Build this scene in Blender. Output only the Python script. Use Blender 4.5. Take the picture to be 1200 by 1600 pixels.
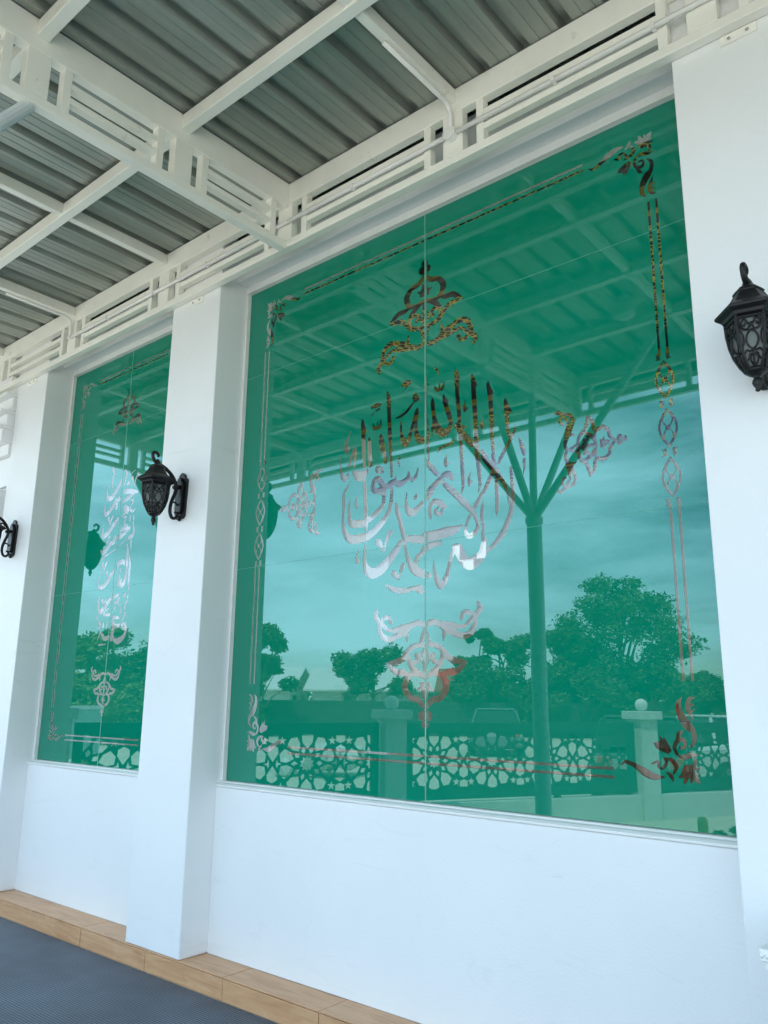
import bpy, bmesh, math, random
import numpy as np
from mathutils import Vector, Matrix
from mathutils.geometry import delaunay_2d_cdt

for _o in list(bpy.data.objects):
    bpy.data.objects.remove(_o, do_unlink=True)
scene = bpy.context.scene
COL = scene.collection
R = math.radians
random.seed(7)
RNG = np.random.default_rng(11)

# ------------------------------------------------------------------ camera
YAW, PITCH, ROLL = R(-40.29), R(13.192), R(0.625)
cam_d = bpy.data.cameras.new('camera')
cam = bpy.data.objects.new('camera', cam_d)
COL.objects.link(cam)
_fw = Vector((math.sin(YAW) * math.cos(PITCH), math.cos(YAW) * math.cos(PITCH), math.sin(PITCH)))
_rt = Vector((math.cos(YAW), -math.sin(YAW), 0))
_up = _rt.cross(_fw)
_r2 = _rt * math.cos(ROLL) + _up * math.sin(ROLL)
_u2 = -_rt * math.sin(ROLL) + _up * math.cos(ROLL)
cam.matrix_world = Matrix(((_r2.x, _u2.x, -_fw.x, 0.0), (_r2.y, _u2.y, -_fw.y, -2.9537),
                           (_r2.z, _u2.z, -_fw.z, 1.5), (0, 0, 0, 1)))
cam_d.sensor_fit = 'HORIZONTAL'
cam_d.sensor_width = 36.0
cam_d.lens = 37.61
cam_d.clip_start = 0.05
cam_d.clip_end = 2000
scene.camera = cam

# ------------------------------------------------------------------ sky, sun, exposure
SUN_EL = R(61)
SUN_DIR = Vector((0.22, 0.975, 0)).normalized() * math.cos(SUN_EL) + Vector((0, 0, math.sin(SUN_EL)))
world = bpy.data.worlds.new('World')
scene.world = world
world.use_nodes = True
wn, wl = world.node_tree.nodes, world.node_tree.links
for n in list(wn):
    wn.remove(n)
w_out = wn.new('ShaderNodeOutputWorld')
w_bg = wn.new('ShaderNodeBackground')
w_sky = wn.new('ShaderNodeTexSky')
w_sky.sky_type = 'NISHITA'
w_sky.sun_disc = False
w_sky.sun_elevation = SUN_EL
w_sky.sun_rotation = math.atan2(SUN_DIR.x, SUN_DIR.y)
w_sky.air_density = 1.0
w_sky.dust_density = 0.6
w_sky.ozone_density = 2.0
w_tc = wn.new('ShaderNodeTexCoord')
w_map = wn.new('ShaderNodeMapping')
w_map.inputs['Scale'].default_value = (1.0, 1.0, 4.2)
w_noi = wn.new('ShaderNodeTexNoise')
w_noi.inputs['Scale'].default_value = 2.3
w_noi.inputs['Detail'].default_value = 7
w_noi.inputs['Roughness'].default_value = 0.56
w_noi.inputs['Distortion'].default_value = 0.35
w_rmp = wn.new('ShaderNodeValToRGB')
w_rmp.color_ramp.elements[0].position = 0.33
w_rmp.color_ramp.elements[1].position = 0.66
w_rmp.color_ramp.elements[1].color = (0.72, 0.72, 0.72, 1)
w_mix = wn.new('ShaderNodeMixRGB')
w_mix.inputs[2].default_value = (12.8, 17.0, 20.0, 1)
wl.new(w_tc.outputs['Generated'], w_map.inputs['Vector'])
wl.new(w_map.outputs[0], w_noi.inputs['Vector'])
wl.new(w_noi.outputs['Fac'], w_rmp.inputs[0])
wl.new(w_rmp.outputs[0], w_mix.inputs[0])
wl.new(w_sky.outputs[0], w_mix.inputs[1])
wl.new(w_mix.outputs[0], w_bg.inputs['Color'])
w_bg.inputs['Strength'].default_value = 0.15
wl.new(w_bg.outputs[0], w_out.inputs[0])

sun_d = bpy.data.lights.new('sun', 'SUN')
sun_d.energy = 4.6
sun_d.angle = R(0.53)
sun_d.color = (1.0, 0.955, 0.88)
sun = bpy.data.objects.new('sun', sun_d)
COL.objects.link(sun)
sun.rotation_euler = SUN_DIR.to_track_quat('Z', 'Y').to_euler()
sun.location = (0, 0, 30)

vs = scene.view_settings
vs.view_transform = 'Standard'
vs.look = 'None'
vs.exposure = 1.0
vs.gamma = 1.0
vs.use_curve_mapping = False
scene.render.engine = 'CYCLES'
cy = scene.cycles
cy.use_denoising = True
cy.max_bounces = 10
cy.diffuse_bounces = 6
cy.glossy_bounces = 5
cy.transparent_max_bounces = 12
cy.caustics_reflective = False
cy.caustics_refractive = False
cy.sample_clamp_indirect = 6.0

# ------------------------------------------------------------------ materials
MATS = {}
def new_mat(name):
    m = bpy.data.materials.new(name)
    m.use_nodes = True
    MATS[name] = m
    nt = m.node_tree
    return m, nt.nodes, nt.links, nt.nodes['Principled BSDF']

def tex_coord(n, l, scale=(1, 1, 1), kind='Object', rot=(0, 0, 0)):
    tc = n.new('ShaderNodeTexCoord')
    mp = n.new('ShaderNodeMapping')
    mp.inputs['Scale'].default_value = scale
    mp.inputs['Rotation'].default_value = rot
    l.new(tc.outputs[kind], mp.inputs['Vector'])
    return mp.outputs[0]

def pos_coord(n, l, scale=(1, 1, 1)):
    g = n.new('ShaderNodeNewGeometry')
    mp = n.new('ShaderNodeMapping')
    mp.inputs['Scale'].default_value = scale
    l.new(g.outputs['Position'], mp.inputs['Vector'])
    return mp.outputs[0]

def noise(n, l, vec, scale, detail=4, rough=0.5, dist=0.0):
    t = n.new('ShaderNodeTexNoise')
    t.inputs['Scale'].default_value = scale
    t.inputs['Detail'].default_value = detail
    t.inputs['Roughness'].default_value = rough
    t.inputs['Distortion'].default_value = dist
    l.new(vec, t.inputs['Vector'])
    return t.outputs['Fac']

def ramp(n, l, fac, stops):
    r = n.new('ShaderNodeValToRGB')
    el = r.color_ramp.elements
    while len(el) < len(stops):
        el.new(0.5)
    for e, (p, c) in zip(el, stops):
        e.position = p
        e.color = (*c, 1) if len(c) == 3 else c
    l.new(fac, r.inputs[0])
    return r.outputs[0]

def mixc(n, l, fac, a, b, mode='MIX'):
    m = n.new('ShaderNodeMixRGB')
    m.blend_type = mode
    for sock, v in ((0, fac), (1, a), (2, b)):
        if hasattr(v, 'default_value') or hasattr(v, 'is_linked'):
            l.new(v, m.inputs[sock])
        elif isinstance(v, (int, float)):
            m.inputs[sock].default_value = v
        else:
            m.inputs[sock].default_value = (*v, 1)
    return m.outputs[0]

def bump(n, l, bsdf, height, strength=0.2, dist=0.01):
    b = n.new('ShaderNodeBump')
    b.inputs['Strength'].default_value = strength
    b.inputs['Distance'].default_value = dist
    l.new(height, b.inputs['Height'])
    l.new(b.outputs[0], bsdf.inputs['Normal'])

def paint(name, col, rough=0.5, var=0.08, scale=3.0, bscale=60, bstr=0.08, spec=0.5, metal=0.0, dirt=None):
    """plain painted surface with faint unevenness, fine relief and optional specks"""
    m, n, l, b = new_mat(name)
    v = pos_coord(n, l)
    f = noise(n, l, v, scale, 5, 0.6)
    dark = tuple(c * (1 - var) for c in col)
    lite = tuple(min(1, c * (1 + var * 0.5)) for c in col)
    c = ramp(n, l, f, [(0.3, dark), (0.7, lite)])
    if dirt:
        f2 = noise(n, l, v, dirt[0], 6, 0.65)
        k = ramp(n, l, f2, [(dirt[1], (0, 0, 0)), (min(1, dirt[1] + 0.12), (1, 1, 1))])
        c = mixc(n, l, k, c, dirt[2])
    l.new(c, b.inputs['Base Color'])
    rr = n.new('ShaderNodeMapRange')
    rr.inputs['To Min'].default_value = rough - 0.08
    rr.inputs['To Max'].default_value = rough + 0.1
    l.new(f, rr.inputs['Value'])
    l.new(rr.outputs[0], b.inputs['Roughness'])
    b.inputs['Metallic'].default_value = metal
    b.inputs['Specular IOR Level'].default_value = spec
    if bstr:
        bump(n, l, b, noise(n, l, v, bscale, 4, 0.6), bstr, 0.004)
    return m

def wall_material():
    m, n, l, b = new_mat('white_wall_paint')
    v = pos_coord(n, l)
    big = noise(n, l, v, 0.9, 5, 0.55)
    c = ramp(n, l, big, [(0.3, (0.755, 0.765, 0.775)), (0.7, (0.81, 0.815, 0.815))])
    # roller marks and trowel waves
    tr = noise(n, l, pos_coord(n, l, (3, 3, 0.8)), 2.2, 6, 0.6, 0.6)
    # scattered specks and small scuffs
    vo = n.new('ShaderNodeTexVoronoi')
    vo.inputs['Scale'].default_value = 3.1
    l.new(v, vo.inputs['Vector'])
    sp = ramp(n, l, vo.outputs['Distance'], [(0.012, (1, 1, 1)), (0.022, (0, 0, 0))])
    gate = ramp(n, l, noise(n, l, v, 1.7, 2), [(0.56, (0, 0, 0)), (0.6, (1, 1, 1))])
    k = mixc(n, l, 1.0, sp, gate, 'MULTIPLY')
    c = mixc(n, l, k, c, (0.22, 0.21, 0.2))
    st = ramp(n, l, noise(n, l, pos_coord(n, l, (1.2, 1.2, 5)), 1.6, 7, 0.7, 1.2), [(0.6, (0, 0, 0)), (0.74, (0.2, 0.2, 0.2))])
    c = mixc(n, l, st, c, (0.5, 0.5, 0.48))
    # hairline cracks in a few places
    vc = n.new('ShaderNodeTexVoronoi'); vc.feature = 'DISTANCE_TO_EDGE'; vc.inputs['Scale'].default_value = 0.9
    wob = mixc(n, l, 0.25, pos_coord(n, l), n.new('ShaderNodeTexNoise').outputs['Color'])
    l.new(wob, vc.inputs['Vector'])
    ck = ramp(n, l, vc.outputs['Distance'], [(0.0008, (1, 1, 1)), (0.0022, (0, 0, 0))])
    ckg = ramp(n, l, noise(n, l, v, 0.8, 3), [(0.54, (0, 0, 0)), (0.62, (0.05, 0.05, 0.05))])
    c = mixc(n, l, mixc(n, l, 1.0, ck, ckg, 'MULTIPLY'), c, (0.42, 0.42, 0.41))
    l.new(c, b.inputs['Base Color'])
    b.inputs['Roughness'].default_value = 0.55
    b.inputs['Specular IOR Level'].default_value = 0.3
    h = mixc(n, l, 0.4, tr, noise(n, l, v, 90, 3))
    bump(n, l, b, h, 0.3, 0.007)
    return m

WALL = wall_material()
STEEL = paint('cream_steel_paint', (0.86, 0.85, 0.78), 0.4, 0.06, 4, 70, 0.08, dirt=(9, 0.64, (0.62, 0.59, 0.5)))
CONDUIT = paint('white_plastic_conduit', (0.78, 0.78, 0.75), 0.35, 0.03, 5, 40, 0.0)
TRIM = paint('white_window_trim', (0.78, 0.78, 0.76), 0.4, 0.05, 5, 60, 0.05)
IRON = paint('black_cast_iron', (0.006, 0.006, 0.007), 0.42, 0.3, 20, 160, 0.2, spec=0.35)
CONCRETE = paint('painted_concrete', (0.6, 0.6, 0.57), 0.7, 0.14, 2.4, 45, 0.3, dirt=(16, 0.63, (0.3, 0.29, 0.26)))
LATTICE = paint('dark_green_lattice_paint', (0.012, 0.05, 0.04), 0.5, 0.15, 6, 60, 0.05)
GUTTER = paint('dark_gutter_metal', (0.10, 0.12, 0.115), 0.5, 0.15, 5, 60, 0.05)
BLACKRUB = paint('black_rubber', (0.02, 0.02, 0.02), 0.8, 0.2, 10, 60, 0.2)
CHROME = paint('bright_metal', (0.6, 0.6, 0.6), 0.25, 0.05, 10, 60, 0.0, metal=1.0)
BARK = paint('grey_brown_bark', (0.16, 0.12, 0.085), 0.9, 0.35, 9, 40, 0.6)
HWALL = paint('white_house_wall', (0.74, 0.73, 0.69), 0.8, 0.1, 0.7, 20, 0.1)
ROOFRED = paint('red_roof_metal', (0.38, 0.045, 0.035), 0.6, 0.2, 1.2, 20, 0.1)
ROOFDARK = paint('dark_roof_metal', (0.05, 0.055, 0.06), 0.6, 0.2, 1.2, 20, 0.1)
ROOFWHITE = paint('pale_roof_metal', (0.7, 0.71, 0.7), 0.5, 0.08, 1.2, 20, 0.1)
DARKGLASS = paint('dark_window_glass', (0.015, 0.02, 0.022), 0.08, 0.1, 3, 20, 0.0, spec=0.8)
YELLOW = paint('yellow_cap_paint', (0.7, 0.5, 0.05), 0.5, 0.1, 8, 50, 0.0)
REDP = paint('red_plastic', (0.45, 0.03, 0.03), 0.35, 0.1, 8, 50, 0.0)
ZINC = paint('far_zinc_sheet', (0.07, 0.085, 0.08), 0.65, 0.25, 0.8, 10, 0.1)

def roof_material():
    m, n, l, b = new_mat('zinc_aluminium_roof_sheet')
    v = pos_coord(n, l)
    f = noise(n, l, pos_coord(n, l, (9, 0.5, 1)), 1.5, 5, 0.6)
    c = ramp(n, l, f, [(0.3, (0.28, 0.305, 0.275)), (0.7, (0.39, 0.415, 0.37))])
    st = ramp(n, l, noise(n, l, pos_coord(n, l, (3, 0.6, 1)), 1.3, 5, 0.6), [(0.5, (0, 0, 0)), (0.75, (0.5, 0.5, 0.5))])
    c = mixc(n, l, st, c, (0.23, 0.24, 0.2))
    l.new(c, b.inputs['Base Color'])
    b.inputs['Metallic'].default_value = 0.55
    rr = n.new('ShaderNodeMapRange')
    rr.inputs['To Min'].default_value = 0.36
    rr.inputs['To Max'].default_value = 0.52
    l.new(f, rr.inputs['Value'])
    l.new(rr.outputs[0], b.inputs['Roughness'])
    bump(n, l, b, noise(n, l, v, 6, 3), 0.12, 0.01)
    return m
ROOF = roof_material()

def tile_material():
    m, n, l, b = new_mat('beige_wood_grain_tile')
    v = pos_coord(n, l, (1.0, 7.0, 9.0))
    f = noise(n, l, v, 3.0, 7, 0.62, 1.1)
    c = ramp(n, l, f, [(0.28, (0.42, 0.215, 0.105)), (0.5, (0.58, 0.325, 0.17)), (0.75, (0.67, 0.42, 0.24))])
    oi = n.new('ShaderNodeObjectInfo')
    c = mixc(n, l, ramp(n, l, oi.outputs['Random'], [(0, (0, 0, 0)), (1, (0.3, 0.3, 0.3))]), c, (0.58, 0.29, 0.13))
    d = ramp(n, l, noise(n, l, pos_coord(n, l), 5, 6, 0.7), [(0.55, (0, 0, 0)), (0.75, (0.45, 0.45, 0.45))])
    c = mixc(n, l, d, c, (0.62, 0.42, 0.26))
    l.new(c, b.inputs['Base Color'])
    b.inputs['Roughness'].default_value = 0.42
    bump(n, l, b, f, 0.08, 0.004)
    return m
TILE = tile_material()
GROUT = paint('pale_grout', (0.6, 0.52, 0.42), 0.9, 0.15, 12, 90, 0.2)
FLOORT = paint('veranda_floor_tile', (0.5, 0.44, 0.35), 0.4, 0.12, 3, 60, 0.05)

def mat_material():
    m, n, l, b = new_mat('blue_grey_cushion_mat')
    v = pos_coord(n, l, (1, 1, 1))
    sep = n.new('ShaderNodeSeparateXYZ')
    l.new(v, sep.inputs[0])
    def mth(op, a, c=None):
        k = n.new('ShaderNodeMath'); k.operation = op
        for i, q in enumerate((a, c)):
            if q is None: continue
            if isinstance(q, (int, float)): k.inputs[i].default_value = q
            else: l.new(q, k.inputs[i])
        return k.outputs[0]
    F = 2 * math.pi / 0.0235
    u = mth('SINE', mth('MULTIPLY', mth('ADD', sep.outputs[0], sep.outputs[1]), F * 0.72))
    w = mth('SINE', mth('MULTIPLY', mth('SUBTRACT', sep.outputs[0], sep.outputs[1]), F * 0.72))
    h = mth('MULTIPLY', u, w)
    h01 = mth('ADD', mth('MULTIPLY', h, 0.5), 0.5)
    c = ramp(n, l, h01, [(0.15, (0.016, 0.023, 0.034)), (0.5, (0.085, 0.115, 0.155)), (0.95, (0.21, 0.265, 0.33))])
    dust = ramp(n, l, noise(n, l, v, 2.0, 6, 0.65), [(0.35, (0.7, 0.7, 0.7)), (0.7, (1.1, 1.1, 1.1))])
    c = mixc(n, l, 1.0, c, dust, 'MULTIPLY')
    l.new(c, b.inputs['Base Color'])
    b.inputs['Roughness'].default_value = 0.55
    bump(n, l, b, h01, 0.8, 0.006)
    return m
MATM = mat_material()

def film_material():
    m, n, l, b = new_mat('emerald_green_glass_film')
    v = pos_coord(n, l)
    f = noise(n, l, v, 1.1, 4, 0.5)
    c = ramp(n, l, f, [(0.3, (0.0, 0.192, 0.108)), (0.7, (0.0, 0.212, 0.130))])
    # glossy vinyl face: green-tinted reflection over the coloured body, with faint wipe marks
    out = n['Material Output']
    n.remove(b)
    df = n.new('ShaderNodeBsdfDiffuse')
    l.new(c, df.inputs[0])
    gl = n.new('ShaderNodeBsdfGlossy')
    gl.inputs['Color'].default_value = (0.64, 0.93, 0.985, 1)
    sm = noise(n, l, pos_coord(n, l, (1, 1, 0.35)), 2.6, 6, 0.62, 0.9)
    rr = n.new('ShaderNodeMapRange')
    rr.inputs['From Min'].default_value = 0.45
    rr.inputs['From Max'].default_value = 0.8
    rr.inputs['To Min'].default_value = 0.0
    rr.inputs['To Max'].default_value = 0.006
    l.new(sm, rr.inputs['Value'])
    l.new(rr.outputs[0], gl.inputs['Roughness'])
    lw = n.new('ShaderNodeLayerWeight')
    lw.inputs['Blend'].default_value = 0.5
    pw = n.new('ShaderNodeMath'); pw.operation = 'POWER'; pw.inputs[1].default_value = 5.0
    l.new(lw.outputs['Facing'], pw.inputs[0])
    fr = n.new('ShaderNodeMapRange')
    fr.inputs['To Min'].default_value = 0.112
    fr.inputs['To Max'].default_value = 0.9
    l.new(pw.outputs[0], fr.inputs['Value'])
    mx = n.new('ShaderNodeMixShader')
    l.new(fr.outputs[0], mx.inputs[0])
    l.new(df.outputs[0], mx.inputs[1])
    l.new(gl.outputs[0], mx.inputs[2])
    l.new(mx.outputs[0], out.inputs[0])
    return m
FILM = film_material()
FILMEDGE = paint('film_joint_highlight', (0.1, 0.42, 0.33), 0.5, 0.05, 5, 50, 0.0)  # pale tone stands for light caught by the overlapping film edge
SEAL = paint('pale_green_glass_edge', (0.16, 0.45, 0.36), 0.3, 0.2, 6, 50, 0.0)

def glass_material():
    """thin architectural glass: clear body, mirror-like surface reflection on each face"""
    m, n, l, b = new_mat('clear_window_glass')
    out = n['Material Output']
    n.remove(b)
    tr = n.new('ShaderNodeBsdfTransparent')
    tr.inputs[0].default_value = (0.93, 0.97, 0.95, 1)
    gl = n.new('ShaderNodeBsdfGlossy')
    gl.inputs['Color'].default_value = (1.0, 0.96, 1.0, 1)
    gl.inputs['Roughness'].default_value = 0.0
    lw = n.new('ShaderNodeLayerWeight')
    lw.inputs['Blend'].default_value = 0.5
    pw = n.new('ShaderNodeMath'); pw.operation = 'POWER'; pw.inputs[1].default_value = 5.0
    l.new(lw.outputs['Facing'], pw.inputs[0])
    fr = n.new('ShaderNodeMapRange')                     # Schlick reflectance, the same from either side
    fr.inputs['To Min'].default_value = 0.058
    fr.inputs['To Max'].default_value = 1.0
    l.new(pw.outputs[0], fr.inputs['Value'])
    mx = n.new('ShaderNodeMixShader')
    l.new(fr.outputs[0], mx.inputs[0])
    l.new(tr.outputs[0], mx.inputs[1])
    l.new(gl.outputs[0], mx.inputs[2])
    l.new(mx.outputs[0], out.inputs[0])
    return m
GLASS = glass_material()

def frosted_material():
    m, n, l, b = new_mat('milky_lantern_glass')
    b.inputs['Base Color'].default_value = (0.17, 0.19, 0.185, 1)
    b.inputs['Roughness'].default_value = 0.45
    b.inputs['Transmission Weight'].default_value = 0.35
    return m
MILK = frosted_material()

def ceiling_material():
    m, n, l, b = new_mat('black_ceiling_with_gold_tracery')
    v = pos_coord(n, l, (1, 1, 0.0))
    vo = n.new('ShaderNodeTexVoronoi')
    vo.feature = 'DISTANCE_TO_EDGE'
    vo.inputs['Scale'].default_value = 15.0
    l.new(v, vo.inputs['Vector'])
    k = ramp(n, l, vo.outputs['Distance'], [(0.075, (1, 1, 1)), (0.10, (0, 0, 0))])
    l.new(mixc(n, l, k, (0.003, 0.003, 0.003), (0.9, 0.74, 0.1)), b.inputs['Base Color'])
    b.inputs['Roughness'].default_value = 0.5
    return m
CEIL = ceiling_material()
INWHITE = paint('interior_white', (0.75, 0.75, 0.72), 0.7, 0.04, 2, 30, 0.0)
INDARK = paint('interior_dark_panelling', (0.035, 0.025, 0.015), 0.6, 0.3, 2, 30, 0.0)
DIMSHEET, _n, _l, _b = new_mat('added_dimming_sheet')
_n.remove(_b)
_t = _n.new('ShaderNodeBsdfTranslucent'); _t.inputs[0].default_value = (0.42, 0.43, 0.44, 1)  # translucent material for sheets added to dim the bright hall openings
_l.new(_t.outputs[0], _n['Material Output'].inputs[0])
GOLD = paint('gold_trim', (0.55, 0.38, 0.07), 0.4, 0.1, 8, 30, 0.0)
CARPET = paint('pale_hall_floor', (0.55, 0.52, 0.46), 0.95, 0.3, 6, 200, 0.3)

def gravel_material():
    m, n, l, b = new_mat('pale_gravel_ground')
    v = pos_coord(n, l)
    f = noise(n, l, v, 14, 8, 0.7)
    g = noise(n, l, v, 0.35, 5, 0.6)
    c = ramp(n, l, f, [(0.3, (0.36, 0.32, 0.25)), (0.55, (0.57, 0.52, 0.43)), (0.75, (0.7, 0.65, 0.55))])
    grass = ramp(n, l, g, [(0.62, (0, 0, 0)), (0.74, (0.6, 0.6, 0.6))])
    c = mixc(n, l, grass, c, (0.09, 0.12, 0.04))
    l.new(c, b.inputs['Base Color'])
    b.inputs['Roughness'].default_value = 0.95
    bump(n, l, b, f, 0.6, 0.03)
    return m
GRAVEL = gravel_material()
PAVING = paint('concrete_paving', (0.58, 0.57, 0.53), 0.85, 0.18, 1.2, 30, 0.25)

def leaf_material(name, dark, lite):
    m, n, l, b = new_mat(name)
    v = pos_coord(n, l)
    f = noise(n, l, v, 1.1, 4, 0.6)
    f2 = noise(n, l, v, 9, 2, 0.5)
    c = ramp(n, l, mixc(n, l, 0.4, f, f2), [(0.35, dark), (0.65, lite)])
    l.new(c, b.inputs['Base Color'])
    b.inputs['Roughness'].default_value = 0.55
    b.inputs['Specular IOR Level'].default_value = 0.3
    b.inputs['Transmission Weight'].default_value = 0.0
    return m
LEAF1 = leaf_material('deep_green_leaves', (0.02, 0.045, 0.008), (0.11, 0.18, 0.04))
LEAF2 = leaf_material('light_green_leaves', (0.08, 0.13, 0.025), (0.2, 0.26, 0.07))
LEAF3 = leaf_material('olive_leaves', (0.03, 0.05, 0.012), (0.115, 0.135, 0.045))

def car_paint(name, col):
    m, n, l, b = new_mat(name)
    b.inputs['Base Color'].default_value = (*col, 1)
    b.inputs['Roughness'].default_value = 0.3
    b.inputs['Coat Weight'].default_value = 0.8
    b.inputs['Coat Roughness'].default_value = 0.05
    return m
CARBLACK = car_paint('black_car_paint', (0.012, 0.014, 0.018))
CARTEAL = car_paint('grey_car_paint', (0.16, 0.19, 0.2))
CARWHITE = car_paint('white_car_paint', (0.72, 0.72, 0.7))
LAMPGLASS = car_paint('headlight_glass', (0.75, 0.75, 0.75))

# ------------------------------------------------------------------ mesh helpers
class MB:
    def __init__(self):
        self.v, self.f = [], []
    def box(self, x0, x1, y0, y1, z0, z1):
        i = len(self.v)
        self.v += [(x0, y0, z0), (x1, y0, z0), (x1, y1, z0), (x0, y1, z0), (x0, y0, z1), (x1, y0, z1), (x1, y1, z1), (x0, y1, z1)]
        self.f += [(i, i+3, i+2, i+1), (i+4, i+5, i+6, i+7), (i, i+1, i+5, i+4), (i+1, i+2, i+6, i+5), (i+2, i+3, i+7, i+6), (i+3, i, i+4, i+7)]
        return self
    def prism(self, poly, a, b, axis='y'):
        """poly: 2D points; extruded from a to b along the axis"""
        i, n = len(self.v), len(poly)
        def P(p, t):
            return {'y': (p[0], t, p[1]), 'x': (t, p[0], p[1]), 'z': (p[0], p[1], t)}[axis]
        self.v += [P(p, a) for p in poly] + [P(p, b) for p in poly]
        self.f += [tuple(range(i, i + n)), tuple(range(i + 2 * n - 1, i + n - 1, -1))]
        for k in range(n):
            j = (k + 1) % n
            self.f.append((i + k, i + n + k, i + n + j, i + j))
        return self
    def tube(self, pts, r, seg=8, cap=True):
        pts = [Vector(p) for p in pts]
        rr = r if isinstance(r, (list, tuple)) else [r] * len(pts)
        base = len(self.v)
        prev = None
        for k, p in enumerate(pts):
            d = (pts[min(k + 1, len(pts) - 1)] - pts[max(k - 1, 0)]).normalized()
            if prev is None:
                a = Vector((0, 0, 1)) if abs(d.z) < 0.9 else Vector((1, 0, 0))
                u = d.cross(a).normalized()
            else:
                u = (prev - d * prev.dot(d))
                u = u.normalized() if u.length > 1e-6 else d.orthogonal().normalized()
            prev = u
            w = d.cross(u)
            for s in range(seg):
                t = 2 * math.pi * s / seg
                self.v.append(tuple(p + (u * math.cos(t) + w * math.sin(t)) * rr[k]))
        for k in range(len(pts) - 1):
            for s in range(seg):
                a, b = base + k * seg + s, base + k * seg + (s + 1) % seg
                self.f.append((a, b, b + seg, a + seg))
        if cap:
            self.f.append(tuple(base + s for s in range(seg))[::-1])
            self.f.append(tuple(base + (len(pts) - 1) * seg + s for s in range(seg)))
        return self
    def lathe(self, prof, seg=16, cx=0, cy=0, rot=0):
        base = len(self.v)
        for r, z in prof:
            for s in range(seg):
                t = 2 * math.pi * s / seg + rot
                self.v.append((cx + r * math.cos(t), cy + r * math.sin(t), z))
        for k in range(len(prof) - 1):
            for s in range(seg):
                a, b = base + k * seg + s, base + k * seg + (s + 1) % seg
                self.f.append((a, b, b + seg, a + seg))
        self.f.append(tuple(base + s for s in range(seg))[::-1])
        self.f.append(tuple(base + (len(prof) - 1) * seg + s for s in range(seg)))
        return self
    def build(self, name, mat, parent=None, local=False, bev=0.0, smooth=False):
        return mesh_obj(name, self.v, self.f, mat, parent, local, bev, smooth)

WLOC = {}
def wloc(o):
    return WLOC.get(o.name, Vector((0, 0, 0))) if o else Vector((0, 0, 0))

def finish(o, parent, mat, bev, smooth):
    COL.objects.link(o)
    if parent:
        o.parent = parent
    if mat and not o.data.materials:
        o.data.materials.append(mat)
    if smooth:
        o.data.polygons.foreach_set('use_smooth', [True] * len(o.data.polygons))
    if bev:
        md = o.modifiers.new('bevel', 'BEVEL')
        md.width = bev
        md.segments = 2
        md.limit_method = 'ANGLE'
        md.angle_limit = R(40)
    return o

def mesh_obj(name, v, f, mat, parent=None, local=False, bev=0.0, smooth=False):
    me = bpy.data.meshes.new(name)
    if local:
        org = Vector((0, 0, 0))
    else:
        a = np.array(v, float)
        org = Vector(((a[:, 0].min() + a[:, 0].max()) / 2, (a[:, 1].min() + a[:, 1].max()) / 2, a[:, 2].min()))
        v = [(p[0] - org.x, p[1] - org.y, p[2] - org.z) for p in v]
    me.from_pydata([tuple(p) for p in v], [], f)
    me.validate()
    me.update()
    o = bpy.data.objects.new(name, me)
    finish(o, parent, mat, bev, smooth)
    if not local:
        WLOC[o.name] = org
        o.location = org - wloc(parent)
    return o

BOXC = {}
def box_obj(name, mat, parent, x0, x1, y0, y1, z0, z1, bev=0.0, local=False):
    """a box object; alike boxes share their mesh"""
    key = (round(x1 - x0, 4), round(y1 - y0, 4), round(z1 - z0, 4), mat.name)
    if key not in BOXC:
        hx, hy = (x1 - x0) / 2, (y1 - y0) / 2
        me = bpy.data.meshes.new(name)
        b = MB().box(-hx, hx, -hy, hy, 0, z1 - z0)
        me.from_pydata(b.v, [], b.f)
        me.update()
        BOXC[key] = me
    o = bpy.data.objects.new(name, BOXC[key])
    finish(o, parent, mat, bev, False)
    org = Vector(((x0 + x1) / 2, (y0 + y1) / 2, z0))
    WLOC[o.name] = org
    o.location = org if local else org - wloc(parent)
    return o

def empty(name, loc, rz=0.0, parent=None):
    o = bpy.data.objects.new(name, None)
    o.empty_display_size = 0.2
    COL.objects.link(o)
    WLOC[o.name] = Vector(loc)
    if parent:
        o.parent = parent
        o.location = Vector(loc) - wloc(parent)
    else:
        o.location = loc
    o.rotation_euler = (0, 0, rz)
    return o

def tag(o, label=None, cat=None, group=None, kind=None):
    for k, v in (('label', label), ('category', cat), ('group', group), ('kind', kind)):
        if v:
            o[k] = v
    return o

def copy_tree(o, parent=None):
    c = o.copy()
    COL.objects.link(c)
    c.parent = parent
    for ch in list(o.children):
        copy_tree(ch, c)
    return c

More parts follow.
